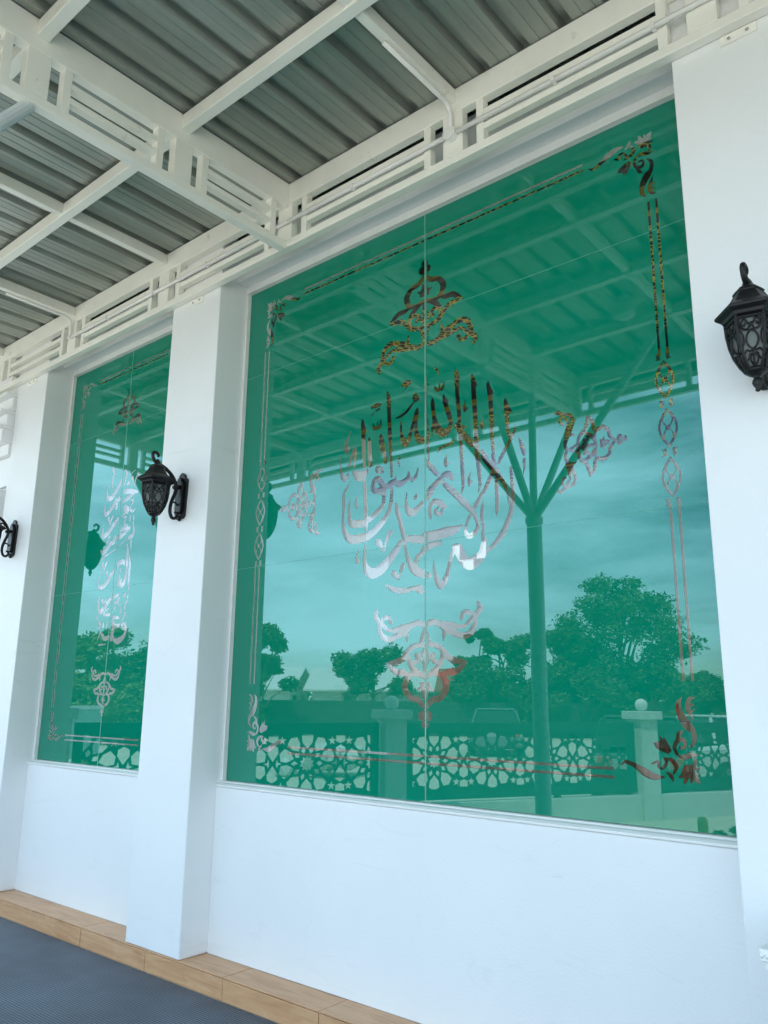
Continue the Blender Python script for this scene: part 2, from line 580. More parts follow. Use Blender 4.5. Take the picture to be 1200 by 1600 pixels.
SHAH = [[0,[-2697,3176],[-2704,3162],[-2704,3099],[-2664,3100],[-2675,3130]],[1,[-2690,3103,23],[-2684,3022,23],[-2680,2947,23],[-2675,2873,21],[-2669,2755,16]],[1,[-2669,2755,16],[-2664,2711,15],[-2663,2673,12]],[1,[-2662,2620,17],[-2662,2559,18],[-2682,2482,24],[-2738,2417,32],[-2816,2370,38],[-2897,2359,42],[-2960,2366,40],[-3000,2410,29],[-3016,2471,17],[-3011,2544,15],[-3012,2593,23],[-3014,2638,9]],[1,[-2882,3048,5],[-2879,3016,23],[-2873,2964,27],[-2871,2913,24],[-2862,2764,19]],[0,[-2882,3048],[-2866,3018],[-2846,2970],[-2873,2969]],[1,[-2860,2687,20],[-2848,2539,25],[-2839,2442,22],[-2838,2399,12]],[1,[-2829,2928,5],[-2826,2894,23],[-2822,2828,24],[-2815,2763,24]],[1,[-2968,2994,4],[-2990,2958,10],[-3004,2914,23],[-2998,2885,30],[-2978,2894,15]],[1,[-2929,2894,6],[-2938,2876,21],[-2963,2830,15],[-2975,2787,18]],[1,[-2928,2891,6],[-2931,2849,18],[-2936,2780,16]],[1,[-2746,2933,5],[-2742,2906,26],[-2732,2855,31],[-2713,2807,23],[-2704,2757,17]],[1,[-2800,3003,6],[-2795,2977,15],[-2784,2969,15],[-2771,2982,11],[-2769,3006,6]],[1,[-2768,2970,13],[-2753,2972,15],[-2745,2991,11],[-2746,3012,6]],[0,[-2818,3096],[-2815,3108],[-2799,3119],[-2767,3119],[-2739,3108],[-2742,3096],[-2767,3092],[-2792,3091]],[1,[-2757,3080,12],[-2781,3074,7]],[1,[-2799,3060,8],[-2819,3054,3]],[0,[-2602,3169],[-2596,3188],[-2572,3202],[-2548,3199],[-2525,3184],[-2534,3172],[-2554,3162],[-2569,3149],[-2605,3135],[-2575,3150],[-2566,3162],[-2584,3168]],[0,[-2503,3116],[-2484,3096],[-2474,3076],[-2481,3061],[-2498,3058],[-2516,3067],[-2523,3086],[-2516,3103]],[1,[-2513,3061,8],[-2539,3038,15],[-2571,3014,14],[-2607,3002,14],[-2643,2998,3]],[1,[-2599,2984,4],[-2600,2955,11],[-2599,2906,14],[-2582,2856,32],[-2567,2841,36],[-2547,2856,27],[-2530,2901,19],[-2515,2946,17],[-2500,2993,16],[-2488,3019,11]],[1,[-2487,3019,10],[-2491,2978,18],[-2498,2923,17],[-2492,2873,27],[-2478,2844,32],[-2455,2837,35]],[0,[-2435,3210],[-2439,3179],[-2438,3135],[-2412,3136],[-2423,3180]],[1,[-2431,3143,21],[-2432,3013,19],[-2424,2869,21],[-2418,2806,16]],[1,[-2418,2790,14],[-2415,2750,12],[-2410,2705,3]],[1,[-2369,3219,10],[-2358,3207,14],[-2351,3190,8],[-2350,3168,3]],[1,[-2370,3115,8],[-2364,3098,16],[-2348,3088,14],[-2339,3110,10],[-2339,3134,4]],[1,[-2345,3091,13],[-2323,3092,14],[-2315,3109,11],[-2314,3130,5]],[1,[-2388,3058,3],[-2387,3031,21],[-2383,2987,22],[-2375,2938,23],[-2363,2893,31],[-2335,2857,40],[-2305,2846,35],[-2279,2866,26],[-2271,2892,21],[-2279,2930,23],[-2296,2981,24],[-2309,3022,24]],[0,[-2315,3061],[-2323,3047],[-2320,3020],[-2288,3007],[-2283,3018],[-2301,3034]],[1,[-2383,2912,14],[-2392,2867,11],[-2398,2840,3]],[0,[-2237,3183],[-2245,3162],[-2244,3133],[-2217,3125],[-2203,3097],[-2211,3125],[-2222,3161]],[1,[-2231,3135,24],[-2228,3035,21],[-2221,2964,21],[-2218,2908,19],[-2216,2883,17]],[1,[-2215,2812,18],[-2209,2755,18],[-2205,2687,19]],[1,[-2205,2696,20],[-2201,2619,20],[-2199,2552,17],[-2208,2501,3]],[0,[-2173,3001],[-2187,2979],[-2197,2958],[-2192,2936],[-2182,2929],[-2166,2942],[-2161,2954],[-2171,2952],[-2179,2965]],[0,[-2134,3130],[-2144,3116],[-2143,3067],[-2101,3051],[-2114,3085],[-2127,3116]],[1,[-2129,3068,25],[-2126,2987,25],[-2120,2895,22],[-2117,2804,22],[-2114,2714,23],[-2110,2669,24]],[1,[-2107,2673,23],[-2103,2602,20],[-2098,2536,15],[-2109,2498,3]],[0,[-2067,2887],[-2080,2863],[-2093,2848],[-2091,2825],[-2081,2814],[-2068,2829],[-2063,2841],[-2075,2839],[-2078,2853]],[0,[-2039,3066],[-2051,3046],[-2048,3000],[-2040,2966],[-2017,2961],[-2018,2992],[-2003,2978],[-2014,3005],[-2029,3036]],[1,[-2029,2973,21],[-2027,2918,21],[-2025,2851,23],[-2023,2762,17],[-2018,2695,19]],[1,[-2021,2674,19],[-2011,2616,17]],[1,[-1997,2592,17],[-2004,2541,18],[-2001,2456,21],[-2005,2397,17],[-2007,2364,3]],[0,[-1944,2950],[-1955,2928],[-1950,2874],[-1930,2856],[-1908,2870],[-1921,2902]],[1,[-1939,2871,20],[-1934,2808,18],[-1928,2751,16]],[1,[-1889,2796,4],[-1899,2762,14],[-1917,2735,16],[-1947,2690,16],[-1991,2627,17]],[1,[-1923,2587,13],[-1916,2505,19],[-1919,2418,22],[-1935,2354,24],[-1970,2284,27],[-2016,2234,22],[-2060,2202,16],[-2084,2186,14]],[1,[-1874,2727,4],[-1861,2694,18],[-1847,2644,18]],[1,[-1848,2615,16],[-1849,2578,9],[-1857,2537,3]],[0,[-2243,2889],[-2247,2856],[-2220,2840],[-2168,2844],[-2199,2864]],[1,[-2220,2844,25],[-2184,2800,29],[-2143,2751,29]],[1,[-2089,2704,19],[-2064,2665,26]],[1,[-2077,2671,26],[-2036,2622,31],[-1998,2572,26],[-1966,2524,18],[-1946,2476,12],[-1938,2408,3]],[1,[-2029,2574,21],[-2063,2517,21],[-2093,2479,20],[-2131,2426,21]],[1,[-2162,2386,14],[-2180,2354,14],[-2187,2320,14],[-2179,2292,23],[-2161,2285,23],[-2134,2297,24],[-2119,2316,18],[-2118,2345,16],[-2135,2390,22],[-2164,2425,25],[-2204,2466,29],[-2245,2509,29],[-2292,2552,27],[-2318,2579,20]],[1,[-2438,2726,8],[-2410,2691,26],[-2359,2634,23]],[1,[-2244,2799,3],[-2268,2783,13],[-2306,2775,11],[-2339,2767,13],[-2355,2747,5]],[0,[-2296,2727],[-2315,2703],[-2317,2676],[-2304,2657],[-2291,2665],[-2284,2681],[-2296,2688]],[0,[-2152,2608],[-2169,2587],[-2175,2553],[-2165,2535],[-2150,2544],[-2138,2562],[-2152,2564],[-2157,2576]],[1,[-2086,2448,7],[-2088,2405,18],[-2091,2363,17],[-2086,2320,18],[-2089,2287,17],[-2085,2257,20],[-2085,2215,20]],[1,[-2079,2247,29],[-2098,2183,42],[-2160,2148,54],[-2204,2174,45],[-2233,2229,46],[-2260,2241,24]],[1,[-2234,2242,20],[-2269,2206,21],[-2288,2152,18],[-2303,2100,26],[-2338,2055,32],[-2367,2095,25],[-2380,2134,16],[-2384,2189,3]],[1,[-2430,2523,15],[-2416,2548,25],[-2378,2575,30],[-2342,2601,27],[-2313,2619,30],[-2283,2616,33],[-2264,2592,18]],[1,[-2401,2408,13],[-2408,2452,18],[-2386,2489,25],[-2343,2478,28],[-2311,2453,22]],[1,[-2346,2465,5],[-2373,2437,18],[-2338,2419,18],[-2330,2445,12]],[1,[-2444,2313,45],[-2374,2316,44],[-2294,2323,46],[-2247,2328,33],[-2209,2345,9]],[1,[-2546,2318,32],[-2504,2310,35],[-2452,2300,35]],[1,[-2442,2250,35],[-2401,2267,31],[-2347,2272,27]],[1,[-2635,2531,4],[-2625,2488,24],[-2602,2420,26],[-2585,2362,24],[-2573,2315,24],[-2566,2269,15]],[1,[-2578,2327,17],[-2565,2264,14],[-2545,2205,25],[-2514,2155,37],[-2472,2132,38],[-2411,2110,22]],[1,[-2442,2239,19],[-2483,2215,25],[-2496,2184,22],[-2490,2150,25]],[1,[-2557,2570,4],[-2563,2515,14],[-2551,2472,31],[-2522,2452,35],[-2483,2471,27],[-2458,2495,18]],[1,[-2433,2505,20],[-2411,2520,20],[-2389,2548,15],[-2378,2582,10]],[1,[-2494,2551,5],[-2500,2529,21]],[1,[-2796,2625,28],[-2792,2663,26],[-2762,2676,31],[-2730,2643,33],[-2722,2613,33],[-2762,2608,33],[-2793,2618,22]],[1,[-2720,2606,31],[-2715,2557,22],[-2733,2513,23],[-2775,2481,28],[-2821,2456,28]],[1,[-2705,2618,33],[-2663,2637,30],[-2644,2648,22],[-2633,2675,4]],[1,[-2645,2641,22],[-2604,2622,32],[-2559,2640,22],[-2545,2664,16],[-2549,2685,4]],[1,[-2540,2644,16],[-2517,2631,22],[-2497,2649,16],[-2483,2686,7]],[1,[-2963,2591,3],[-2972,2538,15],[-2963,2473,26],[-2940,2448,37],[-2864,2442,37]],[1,[-2908,2604,3],[-2921,2570,13],[-2914,2542,20]],[1,[-2964,2696,3],[-2988,2664,13],[-3009,2643,12]],[1,[-3045,2841,4],[-3042,2799,8],[-3034,2747,18],[-3013,2721,29],[-2990,2727,23],[-2981,2748,6]],[1,[-2938,2743,23],[-2899,2716,52],[-2851,2725,32],[-2835,2747,9]],[1,[-2768,2744,15],[-2740,2732,17],[-2724,2713,13],[-2752,2711,12],[-2772,2726,15],[-2768,2744,15]],[1,[-2752,2323,35],[-2736,2307,27],[-2712,2265,4],[-2701,2307,14],[-2678,2355,24],[-2660,2369,19]],[1,[-2840,2331,7],[-2848,2278,18],[-2847,2219,24],[-2823,2173,46],[-2785,2158,49],[-2733,2174,49],[-2674,2219,43],[-2628,2265,36],[-2601,2302,26]],[1,[-2643,2143,32],[-2623,2129,23],[-2607,2108,4],[-2598,2149,13],[-2581,2181,23],[-2577,2189,13]],[1,[-2891,2294,4],[-2906,2260,14],[-2900,2235,25]],[1,[-2706,2091,3],[-2665,2070,22],[-2622,2055,25],[-2566,2048,23],[-2510,2056,19],[-2476,2049,37],[-2454,2035,22]],[1,[-2605,2774,4],[-2611,2764,12]],[1,[-2617,2745,11],[-2606,2715,4]]]
HAD = [[1,[-5478,3226,18],[-5444,3179,26],[-5456,3145,18],[-5458,3099,11],[-5449,3047,4]],[1,[-5513,3108,6],[-5522,3048,15],[-5508,2993,33],[-5457,2985,36],[-5402,3029,36],[-5356,3072,32],[-5336,3109,21]],[1,[-5295,3183,14],[-5264,3147,21],[-5282,3100,18],[-5292,3052,7]],[1,[-5189,3104,28],[-5167,3065,14],[-5153,3029,4],[-5140,3086,14],[-5112,3120,23]],[0,[-5242,3086],[-5208,3060],[-5226,3038],[-5259,3061]],[1,[-5154,3155,6],[-5218,3132,10]],[1,[-5108,2980,20],[-5191,2999,32],[-5268,3008,39],[-5292,2994,17]],[1,[-5146,2978,21],[-5226,2951,31],[-5295,2930,14]],[1,[-5180,2925,14],[-5146,2922,14],[-5174,2885,11],[-5177,2851,18],[-5142,2839,18],[-5108,2858,4]],[1,[-5540,2939,6],[-5531,2887,19],[-5507,2861,33],[-5452,2893,33],[-5381,2950,36],[-5340,2964,28]],[1,[-5369,2929,18],[-5369,2899,21],[-5378,2872,9]],[1,[-5259,2887,28],[-5214,2868,28],[-5218,2842,25],[-5264,2863,18]],[1,[-5236,2845,21],[-5291,2818,11]],[1,[-5255,2806,12],[-5225,2802,14],[-5245,2765,12],[-5229,2741,16],[-5195,2742,4]],[1,[-5467,2825,29],[-5443,2784,14],[-5439,2762,4],[-5430,2812,14],[-5407,2834,21]],[1,[-5528,2786,6],[-5536,2727,19],[-5522,2692,35],[-5458,2714,36],[-5396,2763,33],[-5341,2805,28]],[1,[-5283,2709,21],[-5243,2724,27],[-5170,2714,23]],[1,[-5189,2702,24],[-5236,2679,25],[-5293,2662,41],[-5317,2653,28]],[1,[-5130,2752,11],[-5111,2692,20],[-5124,2653,28],[-5164,2642,31]],[1,[-5171,2806,18],[-5174,2768,18]],[1,[-5129,2805,11],[-5123,2766,11]],[1,[-5435,2679,21],[-5440,2655,21],[-5479,2623,7]],[1,[-5354,2664,28],[-5374,2628,35]],[1,[-5391,2625,21],[-5423,2609,28],[-5473,2585,24]],[1,[-5195,2631,7],[-5291,2594,10]],[1,[-5535,2586,11],[-5506,2563,35],[-5455,2588,32],[-5403,2632,24]],[1,[-5326,2579,9],[-5514,2517,14]],[1,[-5186,2595,8],[-5167,2534,26],[-5165,2428,30],[-5167,2343,30],[-5193,2298,33],[-5230,2296,34],[-5263,2309,27],[-5259,2330,27],[-5228,2328,27]],[1,[-5137,2611,23],[-5127,2546,4]],[1,[-5140,2494,10],[-5125,2440,22],[-5125,2340,19],[-5117,2255,16]],[1,[-5293,2429,20],[-5270,2462,34],[-5214,2467,33],[-5195,2439,12]],[1,[-5247,2409,20],[-5245,2395,20]],[1,[-5253,2367,20],[-5251,2353,20]],[0,[-5428,2423],[-5402,2397],[-5425,2374],[-5452,2401]],[1,[-5497,2477,29],[-5470,2436,16],[-5466,2411,4],[-5459,2456,14],[-5438,2484,20]],[1,[-5338,2407,31],[-5396,2347,33],[-5463,2302,34],[-5528,2304,19],[-5522,2386,12],[-5521,2440,5]],[1,[-5158,2225,26],[-5166,2212,27]],[1,[-5117,2224,7],[-5124,2178,15],[-5145,2138,19],[-5137,2112,6]],[1,[-5307,2212,30],[-5243,2226,18]],[1,[-5299,2164,9],[-5245,2181,27],[-5233,2196,19]],[1,[-5302,2122,11],[-5186,2162,7]],[1,[-5504,2221,16],[-5504,2162,23],[-5474,2114,34],[-5421,2140,32],[-5370,2185,32],[-5335,2209,20]],[1,[-5451,2201,23],[-5427,2177,18],[-5394,2213,5]],[1,[-5422,2090,18],[-5340,2088,23]],[1,[-5420,2106,9],[-5361,2131,11]],[1,[-5190,2125,15],[-5192,2095,15]],[1,[-5137,2081,28],[-5151,2056,15],[-5184,2027,4]],[1,[-5212,2057,15],[-5269,2064,27],[-5291,2038,28],[-5259,2000,33],[-5204,2005,22],[-5186,2027,4]],[1,[-5271,1985,27],[-5284,1949,37],[-5288,1913,41]],[1,[-5154,1984,22],[-5162,2005,22],[-5136,2014,22],[-5116,1993,23],[-5109,1957,24],[-5131,1920,30],[-5191,1892,42],[-5243,1899,26],[-5273,1928,22]],[1,[-5153,1978,17],[-5121,1975,17]],[1,[-5471,1910,6],[-5439,1956,15],[-5413,1944,23],[-5374,1914,30],[-5323,1925,27]],[1,[-5444,1871,14],[-5353,1874,6]],[1,[-5481,1998,12],[-5447,2001,12],[-5463,2036,28]],[1,[-5412,2028,8],[-5408,2002,21]],[1,[-5364,2031,12],[-5358,1984,6]],[1,[-5510,2082,11],[-5497,2054,9]]]
COR = [[1,[-1449,3998,4],[-1425,3985,14],[-1389,3997,19],[-1349,4020,31],[-1315,4034,26],[-1274,4034,7]],[1,[-1317,3986,7],[-1292,3978,12],[-1292,3998,10],[-1274,3999,11],[-1260,3977,12],[-1272,3962,6]],[1,[-1261,4016,8],[-1244,4030,17],[-1239,4050,3]],[1,[-1234,4017,10],[-1223,3994,17],[-1234,3974,18],[-1250,3966,13],[-1272,3962,4]],[0,[-1308,3907],[-1297,3928],[-1263,3943],[-1251,3947],[-1238,3936],[-1242,3917],[-1254,3898],[-1265,3882],[-1269,3894],[-1281,3875],[-1280,3899]],[1,[-1216,4030,5],[-1198,4023,20],[-1181,4000,35]],[1,[-1194,4048,13],[-1180,4015,22]],[1,[-1169,4046,8],[-1170,4015,18]],[0,[-1135,4049],[-1137,4028],[-1155,4012],[-1174,4001],[-1166,4028],[-1158,4044]],[1,[-1140,4014,8],[-1165,4007,13]],[1,[-1138,3994,12],[-1161,3997,13]],[1,[-1186,3992,18],[-1159,3988,15],[-1148,3968,15],[-1154,3956,5]],[1,[-1216,3951,3],[-1189,3955,18],[-1157,3945,18],[-1135,3945,3]],[1,[-1216,3945,13],[-1225,3924,15],[-1215,3900,17],[-1193,3889,15],[-1182,3904,14],[-1190,3923,10],[-1204,3920,9]],[1,[-1211,3893,14],[-1203,3869,16],[-1186,3856,3]],[1,[-1162,3917,7],[-1145,3892,17],[-1148,3858,20],[-1167,3837,36],[-1187,3807,32],[-1198,3777,23],[-1196,3751,18],[-1182,3730,3]],[1,[-1143,3819,3],[-1153,3796,14],[-1163,3766,19],[-1153,3738,17],[-1135,3731,6]],[1,[-1155,3790,8],[-1137,3776,6]],[1,[-1158,3768,9],[-1138,3756,6]]]
MOT = [[2,-5,-269,16],[2,18,-228,22],[1,[-3,-194,21],[44,-153,28],[92,-141,28],[125,-100,35],[120,-63,32],[107,-40,26]],[1,[107,-38,23],[138,-19,26],[180,-18,30],[222,6,22],[250,27,3]],[1,[244,29,7],[187,32,30],[144,48,27],[116,74,30],[90,100,27],[43,114,23],[0,113,20]],[1,[-5,-44,20],[44,-23,28],[91,17,27],[108,64,23],[98,96,18]],[1,[55,65,23],[45,44,21],[63,29,21],[99,37,14]],[1,[-4,-134,28],[21,-96,22],[50,-105,5]],[1,[-4,-78,22],[28,-75,12]],[1,[107,-36,23],[79,-27,23],[40,-29,18]],[1,[31,114,20],[15,152,20],[0,192,20]],[1,[-5,205,23],[43,224,27],[90,212,30],[136,192,49],[182,164,29],[235,149,29],[279,168,29],[298,208,25],[304,243,25],[328,274,28],[317,300,18]],[1,[140,207,29],[182,198,25],[235,194,17],[265,216,20],[287,236,14]],[1,[221,235,22],[235,260,20],[271,258,20],[287,235,14]],[1,[112,129,4],[118,165,22],[132,198,34]],[1,[-5,-42,14],[-5,28,19],[-5,111,15]],[1,[20,29,6],[27,66,17],[0,85,15]]]

# ------------------------------------------------------------------ ground
gx = np.linspace(-170, 130, 40); gy = np.linspace(-220, 80, 40)
_v = [(x, y, -0.2) for y in gy for x in gx]
_f = [(j * 40 + i, j * 40 + i + 1, (j + 1) * 40 + i + 1, (j + 1) * 40 + i) for j in range(39) for i in range(39)]
tag(mesh_obj('gravel_ground', _v, _f, GRAVEL), kind='structure')
tag(MB().box(-13.0, 9.4, -3.75, 0.5, -0.35, -0.012).build('veranda_floor', FLOORT, bev=0.01), kind='structure')
tag(MB().box(-16.0, 9.0, -5.2, -3.754, -0.3, -0.13).build('concrete_path', PAVING, bev=0.01), kind='structure')

mat_o = MB().box(-9.4, 8.6, -2.7, -0.012, -0.010, 0.0).build('cushion_mat', MATM)
tag(mat_o, 'blue grey dimpled plastic floor mat laid along the tiled ledge', 'floor mat')

# ------------------------------------------------------------------ building
p0, p1, p2, p3 = -6.1975, -4.4478, -3.9304, -0.9418
PW = 0.5174
p4 = p3 + PW; p5 = p4 + (p1 - p0)
GY, ZL, ZS, ZG0, ZG1 = 0.2487, 0.111, 1.0, 1.03, 4.164
bld = empty('mosque_building', (-2.4, 0.3, 0.0))
tag(bld, 'white rendered mosque wall with square pillars and tall emerald green windows', 'building')
for a in (p0 - PW, p1, p3, p5):
    box_obj('pillar', WALL, bld, a, a + PW, 0.0, 0.45, ZL + 0.001, 4.535, 0.006)
bays = ((p0, p1), (p2, p3), (p4, p5))
for a, b in bays:
    MB().prism([(0.19, ZL + 0.001), (0.40, ZL + 0.001), (0.40, ZS), (0.196, ZS), (0.19, ZS - 0.006)], a + 0.001, b - 0.001, 'x').build('lower_wall', WALL, bld)
    box_obj('lintel_beam', WALL, bld, a + 0.001, b - 0.001, 0.13, 0.42, 4.212, 4.53, 0.004)
# solid stretches left of the portal and right of the last bay
box_obj('side_wall', WALL, bld, -9.0, -8.62, 0.02, 0.45, 0.0, 5.0)
box_obj('side_wall', WALL, bld, p5 + PW, 9.2, 0.02, 0.425, 0.0, 5.0)  # lengthened out of view to cut light from the right
# stepped portal mouldings left of the left pillar
px0, px1 = -8.62, p0 - PW - 0.003
box_obj('portal_wall', WALL, bld, px0, px1, 0.06, 0.45, ZL + 0.001, 5.0)
zz = 4.52
for dz, dy in ((0.30, 0.02), (0.05, -0.06), (0.10, 0.0), (0.035, -0.09), (0.13, -0.03), (0.03, -0.12), (0.11, -0.06), (0.03, -0.15), (0.12, -0.09), (0.10, -0.02), (0.26, 0.03)):
    box_obj('portal_moulding', WALL, bld, px0, px1, dy, 0.058, zz - dz + 0.001, zz, 0.004)
    zz -= dz
for k, (za, zb, dy) in enumerate(((2.92, 3.22, -0.05), (2.78, 2.9, -0.02), (1.0, 2.74, 0.02))):
    box_obj('portal_panel', WALL, bld, px0 + 0.2, px1 - 0.06, dy, 0.057, za, zb, 0.01)
# rest of the mosque body: masonry above the canopy, roof, interior
box_obj('wall_above_canopy', WALL, bld, -9.0, 9.2, 0.43, 0.62, 4.3, 5.3)
box_obj('upper_wall', WALL, bld, -9.0, 5.0, 0.35, 9.2, 5.302, 9.2, 0.02)
box_obj('interior_floor', CARPET, bld, -8.99, 4.99, 0.455, 9.2, -0.1, 0.09)
box_obj('interior_ceiling', CEIL, bld, -8.74, 4.7, 0.64, 8.9, 5.15, 5.29)
# back wall; the tall openings are added out of sight to light the hall
bx = -9.0
mb = MB()
for a, b, za, zb in ((-8.6, -7.7, 3.1, 4.6), (-4.22, -4.02, 0.7, 1.65), (-2.4, -0.6, 0.6, 4.7), (0.0, 1.8, 0.6, 4.7), (2.4, 4.2, 0.6, 4.7)):
    mb.box(bx, a, 8.95, 9.2, 0.095, 5.3)
    if za > 0.1:
        mb.box(a, b, 8.95, 9.2, 0.095, za)
    mb.box(a, b, 8.95, 9.2, zb, 5.3)
    bx = b
mb.box(bx, 5.0, 8.95, 9.2, 0.095, 5.3)
mb.build('back_wall', INWHITE, bld)
# chequered screen blocks in the far window
for i in range(3):
    for j in range(5):
        if (i + j) % 2 == 0:
            box_obj('screen_block', INWHITE, bld, -8.6 + 0.3 * i + 0.01, -8.6 + 0.3 * i + 0.29, 8.98, 9.12, 3.1 + 0.3 * j + 0.01, 3.1 + 0.3 * j + 0.29)
box_obj('dimming_sheet', DIMSHEET, bld, -8.62, -7.68, 9.205, 9.21, 3.05, 4.65)  # sheet added behind the far window to tone down its brightness
for ex in (-9.0, 4.75):  # openings in both ends added to bring daylight into the hall
    mb = MB()
    yb = 0.63
    for ya, yc in ((1.2, 2.8), (3.6, 5.2), (6.2, 7.8)):
        mb.box(ex, ex + 0.25, yb, ya, 0.095, 5.3).box(ex, ex + 0.25, ya, yc, 0.095, 0.6).box(ex, ex + 0.25, ya, yc, 4.6, 5.3)
        yb = yc
    mb.box(ex, ex + 0.25, yb, 8.949, 0.095, 5.3)
    mb.build('end_wall', INWHITE, bld)
for ya, yc in ((1.2, 2.8), (3.6, 5.2), (6.2, 7.8)):
    box_obj('dimming_sheet', DIMSHEET, bld, -9.012, -9.006, ya - 0.03, yc + 0.03, 0.55, 4.65)  # same light-dimming sheets, added over the left end openings
for x in (-7.0, -2.2, 1.0):
    MB().lathe([(0.30, 0.091), (0.30, 0.3), (0.24, 0.34), (0.22, 4.5), (0.26, 4.56), (0.34, 4.8), (0.34, 5.14)], 20, x, 4.6).build('interior_column', INWHITE, bld, smooth=False)
for y in (2.0, 4.6, 7.2):
    box_obj('ceiling_beam', INDARK, bld, -8.74, 4.7, y - 0.15, y + 0.15, 4.82, 5.14)
    for dy in (-0.156, 0.151):
        box_obj('gold_moulding', GOLD, bld, -8.74, 4.7, y + dy, y + dy + 0.005, 4.86, 4.93)
    box_obj('gold_moulding', GOLD, bld, -8.74, 4.7, y - 0.03, y + 0.03, 4.812, 4.819)

cp = empty('interior_cupboard', (-4.75, 8.6, 0.09))
tag(cp, 'brown wooden cupboard inside the hall, glimpsed through the lower right scroll', 'cupboard')
WOODC = paint('brown_cupboard_wood', (0.16, 0.09, 0.04), 0.5, 0.3, 4, 40, 0.1)
box_obj('carcass', WOODC, cp, -5.2, -4.3, 8.5, 8.93, 0.091, 1.25, 0.01)
for q in range(2):
    box_obj('door', WOODC, cp, -5.19 + 0.45 * q, -4.76 + 0.45 * q, 8.48, 8.499, 0.15, 1.2, 0.006)
box_obj('book_row', REDP, cp, -4.75, -4.4, 8.6, 8.8, 1.2505, 1.5, 0.004)

# tiled ledge: body, then each tile a piece of its own
ledge = box_obj('tiled_ledge', GROUT, bld, -8.6, 1.9, 0.003, 0.44, -0.01, 0.1035)
TL = 0.688
for k in range(-4, 13):
    xa = -5.61 + TL * (k) + 0.002
    xb = xa + TL - 0.004
    xa, xb = max(xa, -8.6), min(xb, 1.9)
    if xb - xa < 0.05:
        continue
    box_obj('riser_tile', TILE, ledge, xa, xb, -0.006 - 0.0015 * (k % 3 == 0), 0.0028, 0.0, 0.1015, 0.0015)
    box_obj('top_tile', TILE, ledge, xa, xb, -0.0035, 0.189, 0.1040, ZL - 0.0006 * (k % 2), 0.0015)

# ------------------------------------------------------------------ motif outlines on the film
def smooth_path(pts, sub=6):
    p = np.array(pts, float)
    if len(p) < 3:
        t = np.linspace(0, 1, sub + 1)[:, None]
        return p[0] * (1 - t) + p[1] * t
    q = np.vstack([2 * p[0] - p[1], p, 2 * p[-1] - p[-2]])
    out = []
    for i in range(1, len(q) - 2):
        a, b, c, d = q[i - 1], q[i], q[i + 1], q[i + 2]
        for s in range(sub):
            t = s / sub
            out.append(0.5 * ((2 * b) + (c - a) * t + (2 * a - 5 * b + 4 * c - d) * t * t + (3 * b - a - 3 * c + d) * t ** 3))
    out.append(p[-1])
    return np.array(out)

def stroke_poly(pts):
    """outline of a pen stroke given as (x, z, width) points"""
    q = smooth_path(pts, 5)
    xy, w = q[:, :2], np.maximum(q[:, 2], 0.002) / 2
    d = np.gradient(xy, axis=0)
    d /= np.linalg.norm(d, axis=1)[:, None] + 1e-9
    nrm = np.stack([-d[:, 1], d[:, 0]], 1)
    L, Rr = xy + nrm * w[:, None], xy - nrm * w[:, None]
    def cap(c, a0, r):
        return [c + r * np.array([math.cos(a0 - t), math.sin(a0 - t)]) for t in (math.pi * 0.25, math.pi * 0.5, math.pi * 0.75)]
    e = cap(xy[-1], math.atan2(nrm[-1][1], nrm[-1][0]), w[-1]) if w[-1] > 0.003 else []
    s = cap(xy[0], math.atan2(-nrm[0][1], -nrm[0][0]), w[0]) if w[0] > 0.003 else []
    return np.array(list(L) + e + list(Rr[::-1]) + s)

def ring_polys(cx, cz, rx, rz, th, n=24, vesica=True):
    """a closed eye-shaped band, as two half strokes"""
    res = []
    for sg in (-1, 1):
        pts = []
        for k in range(9):
            t = -1 + 2 * k / 8
            pts.append((cx + sg * rx * (1 - abs(t) ** 1.8), cz + rz * t, th * (0.55 + 0.6 * (1 - t * t))))
        res.append(stroke_poly(pts))
    return res

def disc(cx, cz, r, n=16):
    t = np.arange(n) * 2 * math.pi / n
    return np.stack([cx + r * np.cos(t), cz + r * np.sin(t)], 1)

def circ_band(cx, cz, r, th):
    return [stroke_poly([(cx + r * math.cos(a), cz + r * math.sin(a), th) for a in np.linspace(a0, a0 + math.pi, 7)]) for a0 in (0, math.pi)]

def rect(x0, x1, z0, z1):
    return np.array([(x0, z0), (x1, z0), (x1, z1), (x0, z1)], float)

def data_polys(data, fn=lambda p: p, ws=1.0):
    res = []
    for s in data:
        if s[0] == 0:
            res.append(np.array([fn((a / 1000, b / 1000)) for a, b in s[1:]]))
        elif s[0] == 1:
            res.append(stroke_poly([(*fn((a / 1000, b / 1000)), w / 1000 * ws) for a, b, w in s[1:]]))
        else:
            c = fn((s[1] / 1000, s[2] / 1000))
            res.append(disc(c[0], c[1], s[3] / 1000 * ws))
    return res

def motif(cx, cz, s, orient):
    res = []
    for sg in (-1, 1):
        if orient == 'down':
            fn = lambda p, g=sg: (cx + g * p[0] * s, cz + p[1] * s)
        elif orient == 'up':
            fn = lambda p, g=sg: (cx + g * p[0] * s, cz - p[1] * s)
        elif orient == 'right':
            fn = lambda p, g=sg: (cx - p[1] * s, cz + g * p[0] * s)
        else:
            fn = lambda p, g=sg: (cx + p[1] * s, cz + g * p[0] * s)
        res += data_polys(MOT, fn, s * 1.12)
    return res

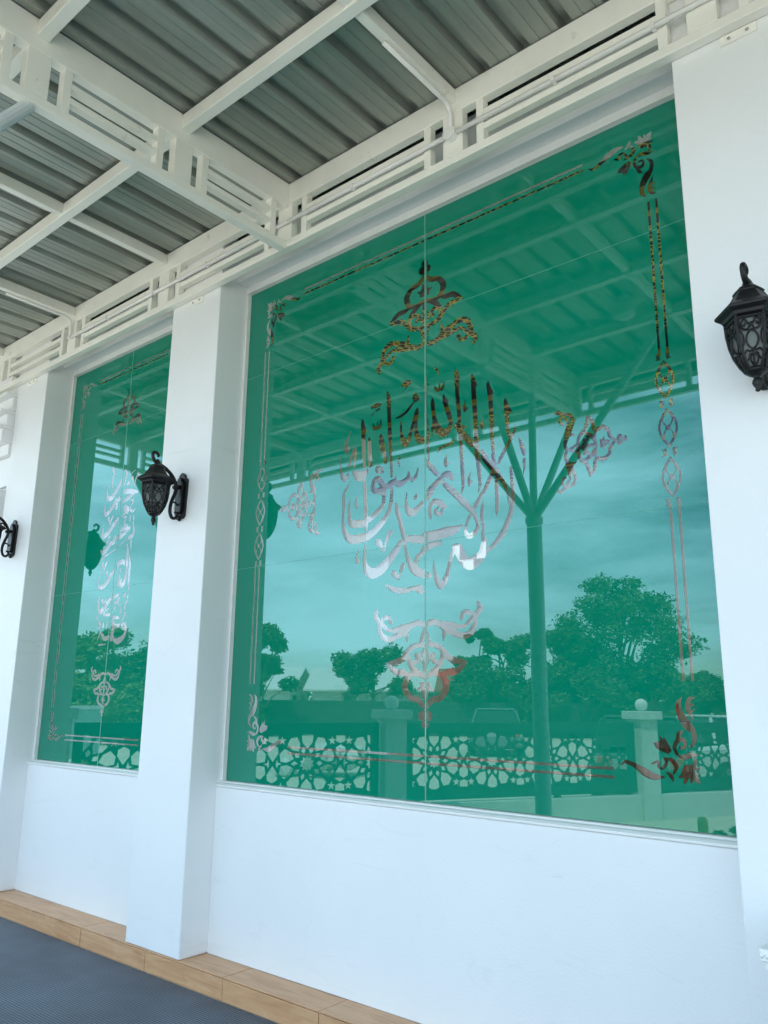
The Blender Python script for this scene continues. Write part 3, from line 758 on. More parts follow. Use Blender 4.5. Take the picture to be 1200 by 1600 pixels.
def leaf_pair(cx, cz, w, h):
    res = []
    for sg in (-1, 1):
        for up in (-1, 1):
            res.append(np.array([(cx + sg * w * 0.35, cz + up * h * 0.25), (cx + sg * w * 0.55, cz + up * h * 1.0), (cx + sg * w * 0.72, cz + up * h * 0.62),
                                 (cx + sg * w * 1.15, cz + up * h * 0.75), (cx + sg * w * 0.9, cz + up * h * 0.35), (cx + sg * w * 1.0, cz + up * h * 0.02), (cx + sg * w * 0.5, cz + up * h * 0.06)]))
    return res

def wide_motifs():
    xc = -2.4384
    zc = 2.627
    P = data_polys(SHAH, ws=1.18)
    P += motif(xc, 1.655, 1.0, 'down') + motif(xc, 3.595, 1.0, 'up')
    P += motif(-1.504, 2.617, 0.58, 'right') + motif(2 * xc + 1.504, 2.617, 0.58, 'left')
    for fx in (0, 1):
        for fz in (0, 1):
            P += data_polys(COR, lambda p: ((2 * xc - p[0]) if fx else p[0], (2 * zc - p[1]) if fz else p[1]))
    for z in (4.035, 4.003, 1.24, 1.207):
        P.append(rect(-3.40, -1.478, z - 0.0055, z + 0.0055))
    for m in (0, 1):
        X = (lambda x: 2 * xc - x) if m else (lambda x: x)
        for x in (-1.172, -1.136):
            for za, zb in ((2.955, 3.70), (1.585, 2.30)):
                P.append(rect(X(x) - 0.0055, X(x) + 0.0055, za, zb))
        for z in (2.841, 2.626, 2.411):
            P += ring_polys(X(-1.158), z, 0.037, 0.085, 0.009)
            P += ring_polys(X(-1.158), z + 0.036, 0.021, 0.036, 0.006) + ring_polys(X(-1.158), z - 0.036, 0.021, 0.036, 0.006)
            P.append(disc(X(-1.158), z, 0.012))
        for z in (2.948, 2.7335, 2.5185, 2.304):
            P += leaf_pair(X(-1.158), z, 0.030, 0.022)
    return P

def narrow_motifs():
    xc, zc = -5.3226, 2.612
    P = data_polys(HAD, ws=1.15)
    s = 0.585
    P += motif(xc, 1.368 + 0.286 * s, s, 'down') + motif(xc, 3.854 - 0.286 * s, s, 'up')
    ax, az, k = -1.134, 4.05, 0.68
    for fx in (0, 1):
        for fz in (0, 1):
            def fn(p):
                x = -4.60 + (p[0] - ax) * k
                z = 4.05 + (p[1] - az) * k
                return ((2 * xc - x) if fx else x, (2 * zc - z) if fz else z)
            P += data_polys(COR, fn, k)
    for z in (4.036, 4.003, 2 * zc - 4.036, 2 * zc - 4.003):
        P.append(rect(-5.80, 2 * xc + 5.80, z - 0.005, z + 0.005))
    for x in (-4.603, -4.633, 2 * xc + 4.603, 2 * xc + 4.633):
        P.append(rect(x - 0.005, x + 0.005, 1.42, 3.80))
    return P

def inside_any(pts, polys):
    res = np.zeros(len(pts), bool)
    for pl in polys:
        lo, hi = pl.min(0), pl.max(0)
        idx = np.where((~res) & (pts[:, 0] > lo[0]) & (pts[:, 0] < hi[0]) & (pts[:, 1] > lo[1]) & (pts[:, 1] < hi[1]))[0]
        if not len(idx):
            continue
        q = pts[idx]
        a, b = pl, np.roll(pl, -1, 0)
        wind = np.zeros(len(idx), int)
        for (ax, ay), (bx_, by) in zip(a, b):
            cr = (bx_ - ax) * (q[:, 1] - ay) - (q[:, 0] - ax) * (by - ay)
            wind += ((ay <= q[:, 1]) & (by > q[:, 1]) & (cr > 0)).astype(int)
            wind -= ((ay > q[:, 1]) & (by <= q[:, 1]) & (cr < 0)).astype(int)
        res[idx[wind != 0]] = True
    return res

JOINTS = (2.285, 3.55)
def make_window(x0, x1, polys, label):
    xs = (x0 + x1) / 2
    fr = MB()
    fr.box(x0 + 0.001, x0 + 0.016, 0.222, 0.30, ZG0, 4.165)          # jambs
    fr.box(x1 - 0.016, x1 - 0.001, 0.222, 0.30, ZG0, 4.165)
    fr.box(x0 + 0.001, x1 - 0.001, 0.218, 0.30, 4.166, 4.2115)        # head
    fr.prism([(0.181, 1.0005), (0.30, 1.0005), (0.30, 1.029), (0.222, 1.029), (0.214, 1.021), (0.196, 1.018), (0.181, 1.010)], x0 + 0.001, x1 - 0.001, 'x')
    w = fr.build('window', TRIM, bld, bev=0.0015)
    if label:
        w['label'] = label
    panes = ((x0 + 0.017, xs - 0.003), (xs + 0.003, x1 - 0.017))
    for a, b in panes:
        MB().box(a, b, GY, GY + 0.012, ZG0 + 0.0005, ZG1).build('glass_pane', GLASS, w)
    box_obj('glass_seam', SEAL, w, xs - 0.0026, xs + 0.0026, GY - 0.0015, GY + 0.014, ZG0 + 0.0005, ZG1)
    # film pieces with the motif cut out of them
    rects = []
    zs = [ZG0 + 0.001, *JOINTS, ZG1 - 0.001]
    for a, b in panes:
        for k in range(3):
            rects.append((a + 0.001, b - 0.001, zs[k] + (0.001 if k else 0), zs[k + 1] - (0.001 if k < 2 else 0)))
    verts, edges = [], []
    for pl in [rect(*r) for r in rects] + polys:
        i, n = len(verts), len(pl)
        verts += [Vector((float(p[0]), float(p[1]))) for p in pl]
        edges += [(i + k, i + (k + 1) % n) for k in range(n)]
    ov, oe, of, *_ = delaunay_2d_cdt(verts, edges, [], 0, 1e-5)
    V = np.array([(p.x, p.y) for p in ov])
    F = np.array([f for f in of if len(f) == 3])
    cen = V[F].mean(1)
    cut = inside_any(cen, polys)
    for r in rects:
        sel = (~cut) & (cen[:, 0] > r[0]) & (cen[:, 0] < r[1]) & (cen[:, 1] > r[2]) & (cen[:, 1] < r[3])
        Fs = F[sel]
        used, inv = np.unique(Fs, return_inverse=True)
        inv = inv.reshape(Fs.shape)
        mesh_obj('green_film', [(x, GY - 0.0008, z) for x, z in V[used]], [tuple(int(q) for q in t) for t in inv], FILM, w)
    for a, b in panes:
        for z in JOINTS:
            box_obj('film_joint', FILMEDGE, w, a + 0.001, b - 0.001, GY - 0.0016, GY - 0.0011, z - 0.0009, z + 0.0009)
    return w

w_wide = make_window(p2, p3, wide_motifs(), 'wide emerald green window with a round calligraphy design and corner scrolls')
w_nar = make_window(p0, p1, narrow_motifs(), 'narrow emerald green window with a tall column of calligraphy')
w_cp = copy_tree(w_nar, bld)
w_cp.location.x += p4 - p0
w_cp['label'] = 'narrow emerald green window right of the right pillar'

# ------------------------------------------------------------------ canopy
can = empty('canopy', (-2.0, -1.7, 0.0))
tag(can, 'cream steel canopy of slotted trusses carrying grey corrugated roof sheets', 'canopy')
XP = [-8.23 + 1.24 * k for k in range(15)]  # rightmost modules added out of view to darken the pillars' right sides
YP = [-0.81, -1.61, -2.41]

def truss_x(y0, y1, zb, ztop0, ztop1, xa, xb):
    t = MB().box(xa, xb, y0, y1, zb, zb + 0.048).box(xa, xb, y0, y1, ztop0, ztop1).build('truss', STEEL, can, bev=0.004)
    ya, yb = y0 + 0.003, y1 - 0.003
    za, zb2 = zb + 0.0485, ztop0 - 0.0005
    ph, sl, bw = 0.06, 0.082, 0.042
    for i, x in enumerate(XP):
        box_obj('truss_post', STEEL, t, x - ph, x + ph, y0 + 0.001, y1 - 0.001, za, zb2, 0.002)
        if i == len(XP) - 1:
            break
        xn = XP[i + 1]
        b0, b1 = x + ph + sl, xn - ph - sl
        box_obj('truss_bar', STEEL, t, b0, b0 + bw, ya, yb, za, zb2, 0.002)
        box_obj('truss_bar', STEEL, t, b1 - bw, b1, ya, yb, za, zb2, 0.002)
        H = zb2 - za
        for q in (1, 2):
            zc = za + H * q / 3
            box_obj('truss_slat', STEEL, t, b0 + bw + 0.0005, b1 - bw - 0.0005, y0 + 0.006, y1 - 0.006, zc - 0.017, zc + 0.017, 0.002)
    return t

def truss_y(xc, zb, ztop0, ztop1, ya, yb):
    x0, x1 = xc - 0.028, xc + 0.028
    t = MB().box(x0, x1, yb, ya, zb, zb + 0.05).box(x0, x1, yb, ya, ztop0, ztop1).build('cross_truss', STEEL, can, bev=0.004)
    za, zt = zb + 0.0505, ztop0 - 0.0005
    ph, sl, bw = 0.055, 0.066, 0.042
    st = [ya + 0.03] + YP + [yb - 0.03]
    for i, y in enumerate(st):
        if 0 < i < len(st) - 1:
            box_obj('truss_post', STEEL, t, x0 + 0.001, x1 - 0.001, y - ph, y + ph, za, zt, 0.002)
        if i == len(st) - 1:
            break
        yn = st[i + 1]
        b0, b1 = yn + ph + sl, y - ph - sl
        box_obj('truss_bar', STEEL, t, x0 + 0.003, x1 - 0.003, b0, b0 + bw, za, zt, 0.002)
        box_obj('truss_bar', STEEL, t, x0 + 0.003, x1 - 0.003, b1 - bw, b1, za, zt, 0.002)
        H = zt - za
        for q in (1, 2):
            zc = za + H * q / 3
            box_obj('truss_slat', STEEL, t, x0 + 0.006, x1 - 0.006, b0 + bw + 0.0005, b1 - bw - 0.0005, zc - 0.015, zc + 0.015, 0.002)
    return t

truss_x(-0.055, -0.004, 4.13, 4.42, 4.558, -8.30, 9.2)
truss_x(-3.225, -3.175, 4.118, 4.40, 4.53, -8.30, 9.2)
for xc in (-8.23, -3.27, 1.69, 6.65):
    truss_y(xc, 4.117, 4.395, 4.556, -0.0555, -3.1745)
# purlins along the wall and rafters across
for y in YP:
    for xa, xb in ((-8.201, -3.299), (-3.241, 1.661), (1.719, 6.621)):
        box_obj('purlin', STEEL, can, xa, xb, y - 0.03, y + 0.03, 4.462, 4.545, 0.004)
for x in XP:
    if min(abs(x + 8.23), abs(x + 3.27), abs(x - 1.69), abs(x - 6.65)) < 0.1:
        continue
    box_obj('rafter', STEEL, can, x - 0.024, x + 0.024, -3.174, -0.0556, 4.474, 4.548, 0.004)

# corrugated roof sheets (four ribs each, laid side by side)
PIT = 0.222
prof = []
for k in range(4):
    o = k * PIT
    prof += [(o, 0.044), (o + 0.018, 0.044), (o + 0.036, 0.0), (o + 0.085, 0.0), (o + 0.089, 0.004), (o + 0.093, 0.0), (o + 0.147, 0.0), (o + 0.151, 0.004), (o + 0.155, 0.0), (o + 0.186, 0.0), (o + 0.204, 0.044)]
prof.append((4 * PIT, 0.044))
mv, mf = [], []
ys = (0.425, -3.56)
n_ = len(prof)
for yy in ys:
    mv += [(x, yy, z) for x, z in prof]
mf = [(i, i + 1, n_ + i + 1, n_ + i) for i in range(n_ - 1)]
sheet_me = bpy.data.meshes.new('roof_sheet')
sheet_me.from_pydata(mv, [], mf)
sheet_me.materials.append(ROOF)
for k in range(1, 21):
    o = bpy.data.objects.new('roof_sheet', sheet_me)
    finish(o, can, None, 0, False)
    o.location = Vector((-2.939 + PIT * 4 * (k - 7) + 0.0, 0, 4.562 + 0.001 * (k % 2))) - wloc(can)
    md = o.modifiers.new('thick', 'SOLIDIFY'); md.thickness = 0.0012; md.offset = -1
MB().prism([(-3.33, 4.50), (-3.33, 4.35), (-3.45, 4.35), (-3.47, 4.52), (-3.455, 4.52), (-3.44, 4.36), (-3.34, 4.36), (-3.34, 4.50)], -8.4, 9.3, 'x').build('gutter', GUTTER, can)

# tree-like support posts with five braces
POSTM = paint('pale_grey_post_paint', (0.55, 0.61, 0.62), 0.45, 0.1, 4, 60, 0.05)
for xp in (-8.23, -3.3, 1.69, 6.65):
    yp = -2.4
    po = MB().tube([(xp, yp, -0.012), (xp, yp, 2.985)], 0.064, 20).lathe([(0.13, -0.011), (0.13, 0.004), (0.066, 0.006)], 20, xp, yp).lathe([(0.07, 2.96), (0.074, 2.965), (0.074, 3.01), (0.05, 3.02)], 20, xp, yp).build('support_post', POSTM, can, smooth=False)
    s = xp + 3.3
    for e in ((-4.51 + s, -3.2, 4.118), (-2.08 + s, -2.42, 4.46), (-3.29 + s, -3.19, 4.118), (-3.29 + s, -1.62, 4.118), (-3.285 + s, -2.4, 4.118)):
        if e[0] < -8.24 or e[0] > 9.1:
            continue
        d = (Vector(e) - Vector((xp, yp, 3.0))).normalized()
        MB().tube([Vector((xp, yp, 2.995)) + d * 0.02, e], 0.032, 12).build('brace', POSTM, po)
# brackets fixing the truss to the pillars
for a in (p0 - PW, p1, p3, p5):
    br = box_obj('mounting_bracket', STEEL, can, a + 0.20, a + 0.34, -0.0075, -0.0005, 4.085, 4.128, 0.001)
    for q in (0.235, 0.305):
        MB().tube([(a + q, -0.0076, 4.106), (a + q, -0.0125, 4.106)], 0.007, 8).build('bolt', CHROME, br)

# electrical conduit on the wall truss
cd = empty('electrical_conduit', (-2.03, -0.07, 4.28))
tag(cd, 'white plastic electrical conduit clipped along the wall truss', 'conduit')
zc_ = 4.285
for xa, xb in ((-5.72, -3.32), (-3.22, -2.065), (-1.995, 1.2)):
    MB().tube([(xa, -0.071, zc_), (xb, -0.071, zc_)], 0.0125, 10).build('pipe', CONDUIT, cd, smooth=True)
MB().tube([(-3.33, -0.071, zc_), (-3.21, -0.071, zc_)], 0.0121, 10).build('pipe', CONDUIT, cd, smooth=True)
for x in (-2.03, -5.745):
    pts = [(x + 0.002, -0.6, 4.45), (x + 0.002, -0.14, 4.45), (x + 0.002, -0.095, 4.44), (x + 0.002, -0.074, 4.405), (x + 0.002, -0.071, zc_ + 0.02)]
    MB().tube(pts, 0.012, 10).build('drop_pipe', CONDUIT, cd, smooth=True)
MB().tube([(-2.03, -0.0555, zc_), (-2.03, -0.092, zc_)], 0.036, 18).build('junction_box', CONDUIT, cd)
MB().tube([(-5.745, -0.0555, zc_), (-5.745, -0.085, zc_)], 0.018, 14).build('elbow', CONDUIT, cd)
for x in (-5.2, -4.6, -4.0, -2.7, -1.45, -0.98, -0.4, 0.3):
    MB().box(x - 0.008, x + 0.008, -0.0865, -0.0552, zc_ - 0.016, zc_ + 0.016).build('pipe_clip', CONDUIT, cd)

dl = empty('ceiling_light', (-2.28, -2.1, 4.40))
tag(dl, 'small white dome light under the canopy roof', 'ceiling light')
MB().lathe([(0.09, 4.47), (0.09, 4.56)], 20, -2.28, -2.1).build('base', CONDUIT, dl)
MB().lathe([(0.01, 4.395), (0.05, 4.402), (0.08, 4.425), (0.088, 4.469)], 20, -2.28, -2.1).build('diffuser', INWHITE, dl, smooth=True)

# ------------------------------------------------------------------ wall lanterns
def make_lantern(loc):
    """built in its own space: origin on the pillar face, wall behind at y = 0"""
    t = empty('wall_lantern', loc)
    AY = -0.2
    z0 = 2.75
    def Z(v):
        return v - z0
    ROT = R(12)
    prof_body = [(0.032, 2.597), (0.049, 2.622), (0.065, 2.655), (0.0765, 2.695), (0.083, 2.74), (0.085, 2.786)]
    def rad(z):
        for (r0, za), (r1, zb) in zip(prof_body, prof_body[1:]):
            if za <= z <= zb:
                return r0 + (r1 - r0) * (z - za) / (zb - za)
        return prof_body[0][0] if z < prof_body[0][1] else prof_body[-1][0]
    # wall plate
    pl = [(-0.05, -0.135), (-0.034, -0.15), (0.034, -0.15), (0.05, -0.135), (0.06, 0.10), (0.036, 0.118), (0.026, 0.14), (0.0, 0.155), (-0.026, 0.14), (-0.036, 0.118), (-0.06, 0.10)]
    m = MB().prism(pl, -0.0005, -0.016, 'y')
    m.prism([(a * 0.62, b * 0.78) for a, b in pl], -0.0161, -0.034, 'y')
    m.tube([(0, -0.03, 0.055), (0, -0.075, 0.045)], 0.013, 10)
    m.lathe([(0.004, -0.165), (0.014, -0.155), (0.008, -0.145), (0.018, -0.13)], 8, 0, -0.012)
    m.build('wall_plate', IRON, t, local=True, bev=0.003)
    def arm_y(x, y):
        ax = 478 - (y - 200) * 0.0775
        return AY + (x - ax) / (855 - ax) * 0.2
    # scrolled arm in the plane of the wall normal
    A = [(470, 245), (482, 215), (455, 188), (420, 192), (400, 225), (405, 285), (445, 335), (560, 385), (650, 455), (710, 540), (745, 640), (735, 740), (700, 840), (670, 950), (665, 1050), (695, 1125), (745, 1135), (782, 1090), (770, 1045), (740, 1042)]
    pts = [(0.0, arm_y(x, y), Z(2.985 - (y - 200) / 10 * 0.00414)) for x, y in A]
    q = smooth_path(pts, 4)
    rr = [0.0078 + 0.0042 * math.sin(math.pi * i / (len(q) - 1)) for i in range(len(q))]
    MB().tube([tuple(p) for p in q], rr, 8).build('arm', IRON, t, local=True, smooth=True)
    for A2 in ([(690, 560), (660, 515), (630, 505), (610, 530), (625, 540)], [(700, 890), (745, 890), (780, 925), (815, 950), (850, 940)]):
        pts = [(0.0, arm_y(x, y), Z(2.985 - (y - 200) / 10 * 0.00414)) for x, y in A2]
        MB().tube([tuple(p) for p in smooth_path(pts, 3)], 0.0055, 6).build('scroll', IRON, t, local=True, smooth=True)
    # six sided roof
    MB().lathe([(0.084, Z(2.783)), (0.092, Z(2.788)), (0.097, Z(2.798)), (0.116, Z(2.808)), (0.118, Z(2.816)), (0.113, Z(2.821)), (0.082, Z(2.842)), (0.066, Z(2.862)), (0.05, Z(2.888)), (0.054, Z(2.892)), (0.046, Z(2.902)), (0.022, Z(2.918)), (0.013, Z(2.94)), (0.006, Z(2.95))], 6, 0, AY, ROT).build('roof', IRON, t, local=True, bev=0.002)
    MB().lathe([(0.004, Z(2.528)), (0.009, Z(2.532)), (0.007, Z(2.54)), (0.013, Z(2.549)), (0.017, Z(2.56)), (0.012, Z(2.574)), (0.008, Z(2.579)), (0.022, Z(2.586)), (0.036, Z(2.596)), (0.04, Z(2.604))], 12, 0, AY).build('finial', IRON, t, local=True, smooth=True)
    MB().lathe([(r * 0.9, Z(z)) for r, z in prof_body], 6, 0, AY, ROT).build('shade', MILK, t, local=True)
    # cage: corner ribs, rims and the cast tracery of each face
    cage = MB()
    cor = lambda k, z, s=1.0: Vector((rad(z) * s * math.cos(ROT + k * math.pi / 3), AY + rad(z) * s * math.sin(ROT + k * math.pi / 3), Z(z)))
    for k in range(6):
        cage.tube([cor(k, z) for z in (2.598, 2.622, 2.655, 2.695, 2.74, 2.786)], 0.0052, 6)
        for z in (2.604, 2.776):
            cage.tube([cor(k, z), cor(k + 1, z)], 0.0055, 6)
    cage.build('cage', IRON, t, local=True)
    def face(k, a, z):
        return tuple(cor(k, z).lerp(cor(k + 1, z), (a + 1) / 2))
    curls = []
    for s in (-1, 1):
        curls += [[(s * a, z) for a, z in c] for c in (
            [(0.02, 2.748), (0.22, 2.752), (0.4, 2.766), (0.62, 2.762), (0.66, 2.748), (0.5, 2.742), (0.42, 2.752)],
            [(0.85, 2.772), (0.82, 2.745), (0.62, 2.732), (0.3, 2.728), (0.12, 2.738), (0.0, 2.752)],
            [(0.0, 2.728), (0.32, 2.715), (0.5, 2.693), (0.36, 2.672), (0.0, 2.66)],
            [(0.95, 2.735), (0.72, 2.712), (0.74, 2.685), (0.95, 2.67)],
            [(0.0, 2.662), (0.3, 2.655), (0.6, 2.66), (0.9, 2.648)],
            [(0.0, 2.64), (0.35, 2.648), (0.55, 2.635), (0.9, 2.625)],
            [(0.15, 2.61), (0.45, 2.628), (0.25, 2.645)])]
    curls.append([(0, 2.604), (0, 2.66)])
    for k in range(6):
        tr = MB()
        for c in curls:
            q = smooth_path([(a, z) for a, z in c], 3)
            tr.tube([face(k, a, z) for a, z in q], 0.0034, 5)
        tr.build('tracery', IRON, t, local=True)
    return t

LZ = 2.75
lan = make_lantern((p1 + PW / 2, -0.0005, LZ))
G = 'black wall lanterns on the pillars'
tag(lan, 'black iron wall lantern on the pillar between the two green windows', 'wall lantern', G)
for x, lab in ((p0 - PW / 2, 'black iron wall lantern on the leftmost pillar, cut by the left picture edge'),
               (p3 + PW / 2, 'large near black iron wall lantern on the right pillar'),
               (p5 + PW / 2, 'black iron wall lantern on the far right pillar')):
    c = copy_tree(lan)
    c.location.x = x
    c['label'] = lab

# ------------------------------------------------------------------ white carved cabinet at the right edge
CABP = paint('white_cabinet_paint', (0.76, 0.77, 0.75), 0.4, 0.06, 6, 90, 0.15)
cb = empty('carved_cabinet', (-0.56, -0.3, 0.0))
tag(cb, 'white carved wooden cabinet with beaded edges standing by the right pillar', 'cabinet')
X0, X1, Y0, Y1, ZT = -0.735, -0.30, -0.44, -0.06, 0.80
box_obj('plinth', CABP, cb, X0 - 0.01, X1 + 0.01, Y0 - 0.01, Y1, 0.0005, 0.07, 0.004)
box_obj('carcass', CABP, cb, X0 + 0.022, X1 - 0.022, Y0 + 0.022, Y1 - 0.002, 0.0705, ZT - 0.0005, 0.002)
for xa in (X0, X1 - 0.045):
    st = box_obj('corner_stile', CABP, cb, xa, xa + 0.045, Y0, Y0 + 0.045, 0.071, ZT - 0.001, 0.004)
    for s in range(3):
        box_obj('flute', CABP, st, xa + 0.008 + s * 0.012, xa + 0.013 + s * 0.012, Y0 - 0.004, Y0 + 0.001, 0.09, ZT - 0.03, 0.001)
box_obj('rail', CABP, cb, X0 + 0.0455, X1 - 0.0455, Y0 + 0.002, Y0 + 0.0215, ZT - 0.06, ZT - 0.002, 0.003)
box_obj('rail', CABP, cb, X0 + 0.0455, X1 - 0.0455, Y0 + 0.002, Y0 + 0.0215, 0.072, 0.14, 0.003)
tp = box_obj('top', CABP, cb, X0 - 0.014, X1 + 0.014, Y0 - 0.016, Y1 + 0.004, ZT, ZT + 0.022, 0.004)
box_obj('top_moulding', CABP, cb, X0 - 0.024, X1 + 0.024, Y0 - 0.026, Y1 + 0.008, ZT + 0.0225, ZT + 0.055, 0.004)
bead = MB()
for k in range(36):
    x = X0 - 0.018 + k * 0.0145
    bead.lathe([(0.001, ZT + 0.031), (0.005, ZT + 0.036), (0.005, ZT + 0.041), (0.001, ZT + 0.046)], 6, x, Y0 - 0.027)
for z in np.arange(0.15, ZT - 0.02, 0.0145):
    for x in (X0 + 0.054, X1 - 0.054):
        bead.lathe([(0.001, z - 0.005), (0.005, z - 0.001), (0.005, z + 0.002), (0.001, z + 0.006)], 6, x, Y0 + 0.012)
b_ = bead.build('beading', CABP, cb, smooth=True)
b_['kind'] = 'stuff'

# ------------------------------------------------------------------ boundary fence with star lattice (seen in the glass)
FE = Vector((0.46, -0.888, 0)).normalized()
FROT = math.atan2(FE.y, FE.x)
FO = Vector((-5.2, -8.8, -0.2))
fence = empty('lattice_fence', FO, FROT)
tag(fence, 'low concrete fence with ball topped posts and dark green star lattice panels', 'fence')
# local space: x along the fence, y across, z above the gravel (0 = -0.2 world)
def fpost(s):
    p = MB().box(s - 0.155, s + 0.155, -0.155, 0.155, -0.02, 1.452).build('fence_post', CONCRETE, fence, local=True, bev=0.008)
    MB().box(s - 0.215, s + 0.215, -0.215, 0.215, 1.4525, 1.575).build('cap', CONCRETE, p, local=True, bev=0.008)
    MB().lathe([(0.03, 1.5755), (0.055, 1.583), (0.06, 1.592), (0.078, 1.61), (0.09, 1.64), (0.094, 1.672), (0.088, 1.705), (0.07, 1.735), (0.04, 1.755), (0.008, 1.762)], 20, s, 0).build('ball', INWHITE, p, local=True, smooth=True)

def star_pts(cx, cz, ro, ri, n, a0):
    return np.array([(cx + (ro if k % 2 == 0 else ri) * math.cos(a0 + k * math.pi / n), cz + (ro if k % 2 == 0 else ri) * math.sin(a0 + k * math.pi / n)) for k in range(2 * n)])

def lattice_holes(sa, sb, za, zb):
    """openings of a ten-fold star lattice clipped to the panel"""
    H = []
    cz = (za + zb) / 2
    SP, U = 0.90, 0.00186
    k0 = int((sa - 1) // SP); k1 = int((sb + 1) // SP) + 1
    base = 0.10
    for k in range(k0, k1 + 1):
        cx = base + k * SP
        H.append(star_pts(cx, cz, 54 * U, 37 * U, 10, math.pi / 10))
        for j in range(10):
            a = j * math.pi / 5
            ca, sa_ = math.cos(a), math.sin(a)
            H.append(np.array([(cx + (r * ca - t * sa_) * U, cz + (r * sa_ + t * ca) * U) for r, t in ((66, 0), (90, -17), (114, 0), (90, 17))]))
            a += math.pi / 10
            ca, sa_ = math.cos(a), math.sin(a)
            H.append(np.array([(cx + (r * ca - t * sa_) * U, cz + (r * sa_ + t * ca) * U) for r, t in ((98, 0), (138, -37), (184, -43), (206, 0), (184, 43), (138, 37))]))
        mx = cx + SP / 2
        for s in (-1, 1):
            H.append(np.array([(mx + t * U, cz + s * r * U) for t, r in ((0, 12), (38, 66), (36, 104), (0, 124), (-36, 104), (-38, 66))]))
            for q in (-1, 1):
                H.append(star_pts(mx + q * 62 * U, cz + s * 150 * U, 33 * U, 13 * U, 5, math.pi / 2))
            H.append(np.array([(mx + t * U, cz + s * r * U) for t, r in ((-34, 146), (0, 132), (34, 146), (34, 184), (-34, 184))]))
            H.append(np.array([(mx + s * 22 * U, cz), (mx + s * 30 * U, cz + 32 * U), (mx + s * 38 * U, cz + 8 * U), (mx + s * 62 * U, cz), (mx + s * 38 * U, cz - 8 * U), (mx + s * 30 * U, cz - 32 * U)]))
    return H

def flattice(sa, sb, za, zb, parent):
    H = lattice_holes(sa, sb, za, zb)
    fr = rect(sa, sb, za, zb)
    verts, edges = [], []
    for pl in [fr] + H:
        i, n = len(verts), len(pl)
        verts += [Vector((float(p[0]), float(p[1]))) for p in pl]
        edges += [(i + k, i + (k + 1) % n) for k in range(n)]
    ov, oe, of, *_ = delaunay_2d_cdt(verts, edges, [], 0, 1e-5)
    V = np.array([(p.x, p.y) for p in ov])
    F = np.array([f for f in of if len(f) == 3])
    cen = V[F].mean(1)
    ok = (cen[:, 0] > sa) & (cen[:, 0] < sb) & (cen[:, 1] > za) & (cen[:, 1] < zb) & ~inside_any(cen, H)
    Fs = F[ok]
    used, inv = np.unique(Fs, return_inverse=True)
    inv = inv.reshape(Fs.shape)
    o = mesh_obj('star_lattice', [(x, 0.0, z) for x, z in V[used]], [tuple(int(q) for q in t) for t in inv], LATTICE, parent, True)
    md = o.modifiers.new('thick', 'SOLIDIFY'); md.thickness = 0.012; md.offset = 0
    return o

def fpanel(s0, s1):
    """panel between two posts centred at s0 and s1"""
    a, b = s0 + 0.19, s1 - 0.19
    fr = MB()
    fr.box(a, b, -0.03, 0.03, 1.27, 1.41)
    fr.box(a, b, -0.03, 0.03, 0.40, 0.535)
    fr.box(a, a + 0.11, -0.028, 0.028, 0.536, 1.269)
    fr.box(b - 0.11, b, -0.028, 0.028, 0.536, 1.269)
    p = fr.build('lattice_panel', LATTICE, fence, local=True, bev=0.004)
    flattice(a + 0.108, b - 0.108, 0.53, 1.275, p)
    for q in (a + 0.15, (a + b) / 2 + 0.5, b - 0.15):
        MB().box(q - 0.045, q + 0.045, -0.02, 0.02, 0.381, 0.399).box(q - 0.06, q + 0.06, -0.03, 0.03, 0.366, 0.3805).build('panel_foot', LATTICE, p, local=True)
    MB().box(s0 + 0.156, s1 - 0.156, -0.10, 0.10, -0.02, 0.365).build('plinth_wall', CONCRETE, fence, local=True, bev=0.008)

posts = [-8.31, -4.13, 0.05, 4.23, 8.41]
for s in posts:
    fpost(s)
for a, b in zip(posts, posts[1:]):
    fpanel(a, b)

# ------------------------------------------------------------------ planting and garden light beside the path
def leaf_mesh(pts, nrm, size, rng, aspect=0.5):
    n = len(pts)
    d = rng.normal(size=(n, 3)); d[:, 2] *= 0.6
    d /= np.linalg.norm(d, axis=1)[:, None]
    u = np.cross(d, nrm); u /= np.linalg.norm(u, axis=1)[:, None] + 1e-9
    L = size * rng.uniform(0.6, 1.3, n)[:, None]
    a = pts - d * L / 2
    c = pts + d * L / 2
    b = pts + u * L * aspect / 2 + nrm * L * 0.06
    e = pts - u * L * aspect / 2 + nrm * L * 0.06
    V = np.stack([a, b, c, e], 1).reshape(-1, 3)
    F = np.arange(4 * n).reshape(-1, 4)
    return V, F

def np_mesh(name, V, F, mat, parent):
    me = bpy.data.meshes.new(name)
    me.vertices.add(len(V)); me.vertices.foreach_set('co', V.astype(np.float32).ravel())
    me.loops.add(F.size); me.loops.foreach_set('vertex_index', F.astype(np.int32).ravel())
    me.polygons.add(len(F)); me.polygons.foreach_set('loop_start', np.arange(0, F.size, F.shape[1], dtype=np.int32))
    me.update(calc_edges=True)
    o = bpy.data.objects.new(name, me)
    finish(o, parent, mat, 0, False)
    return o

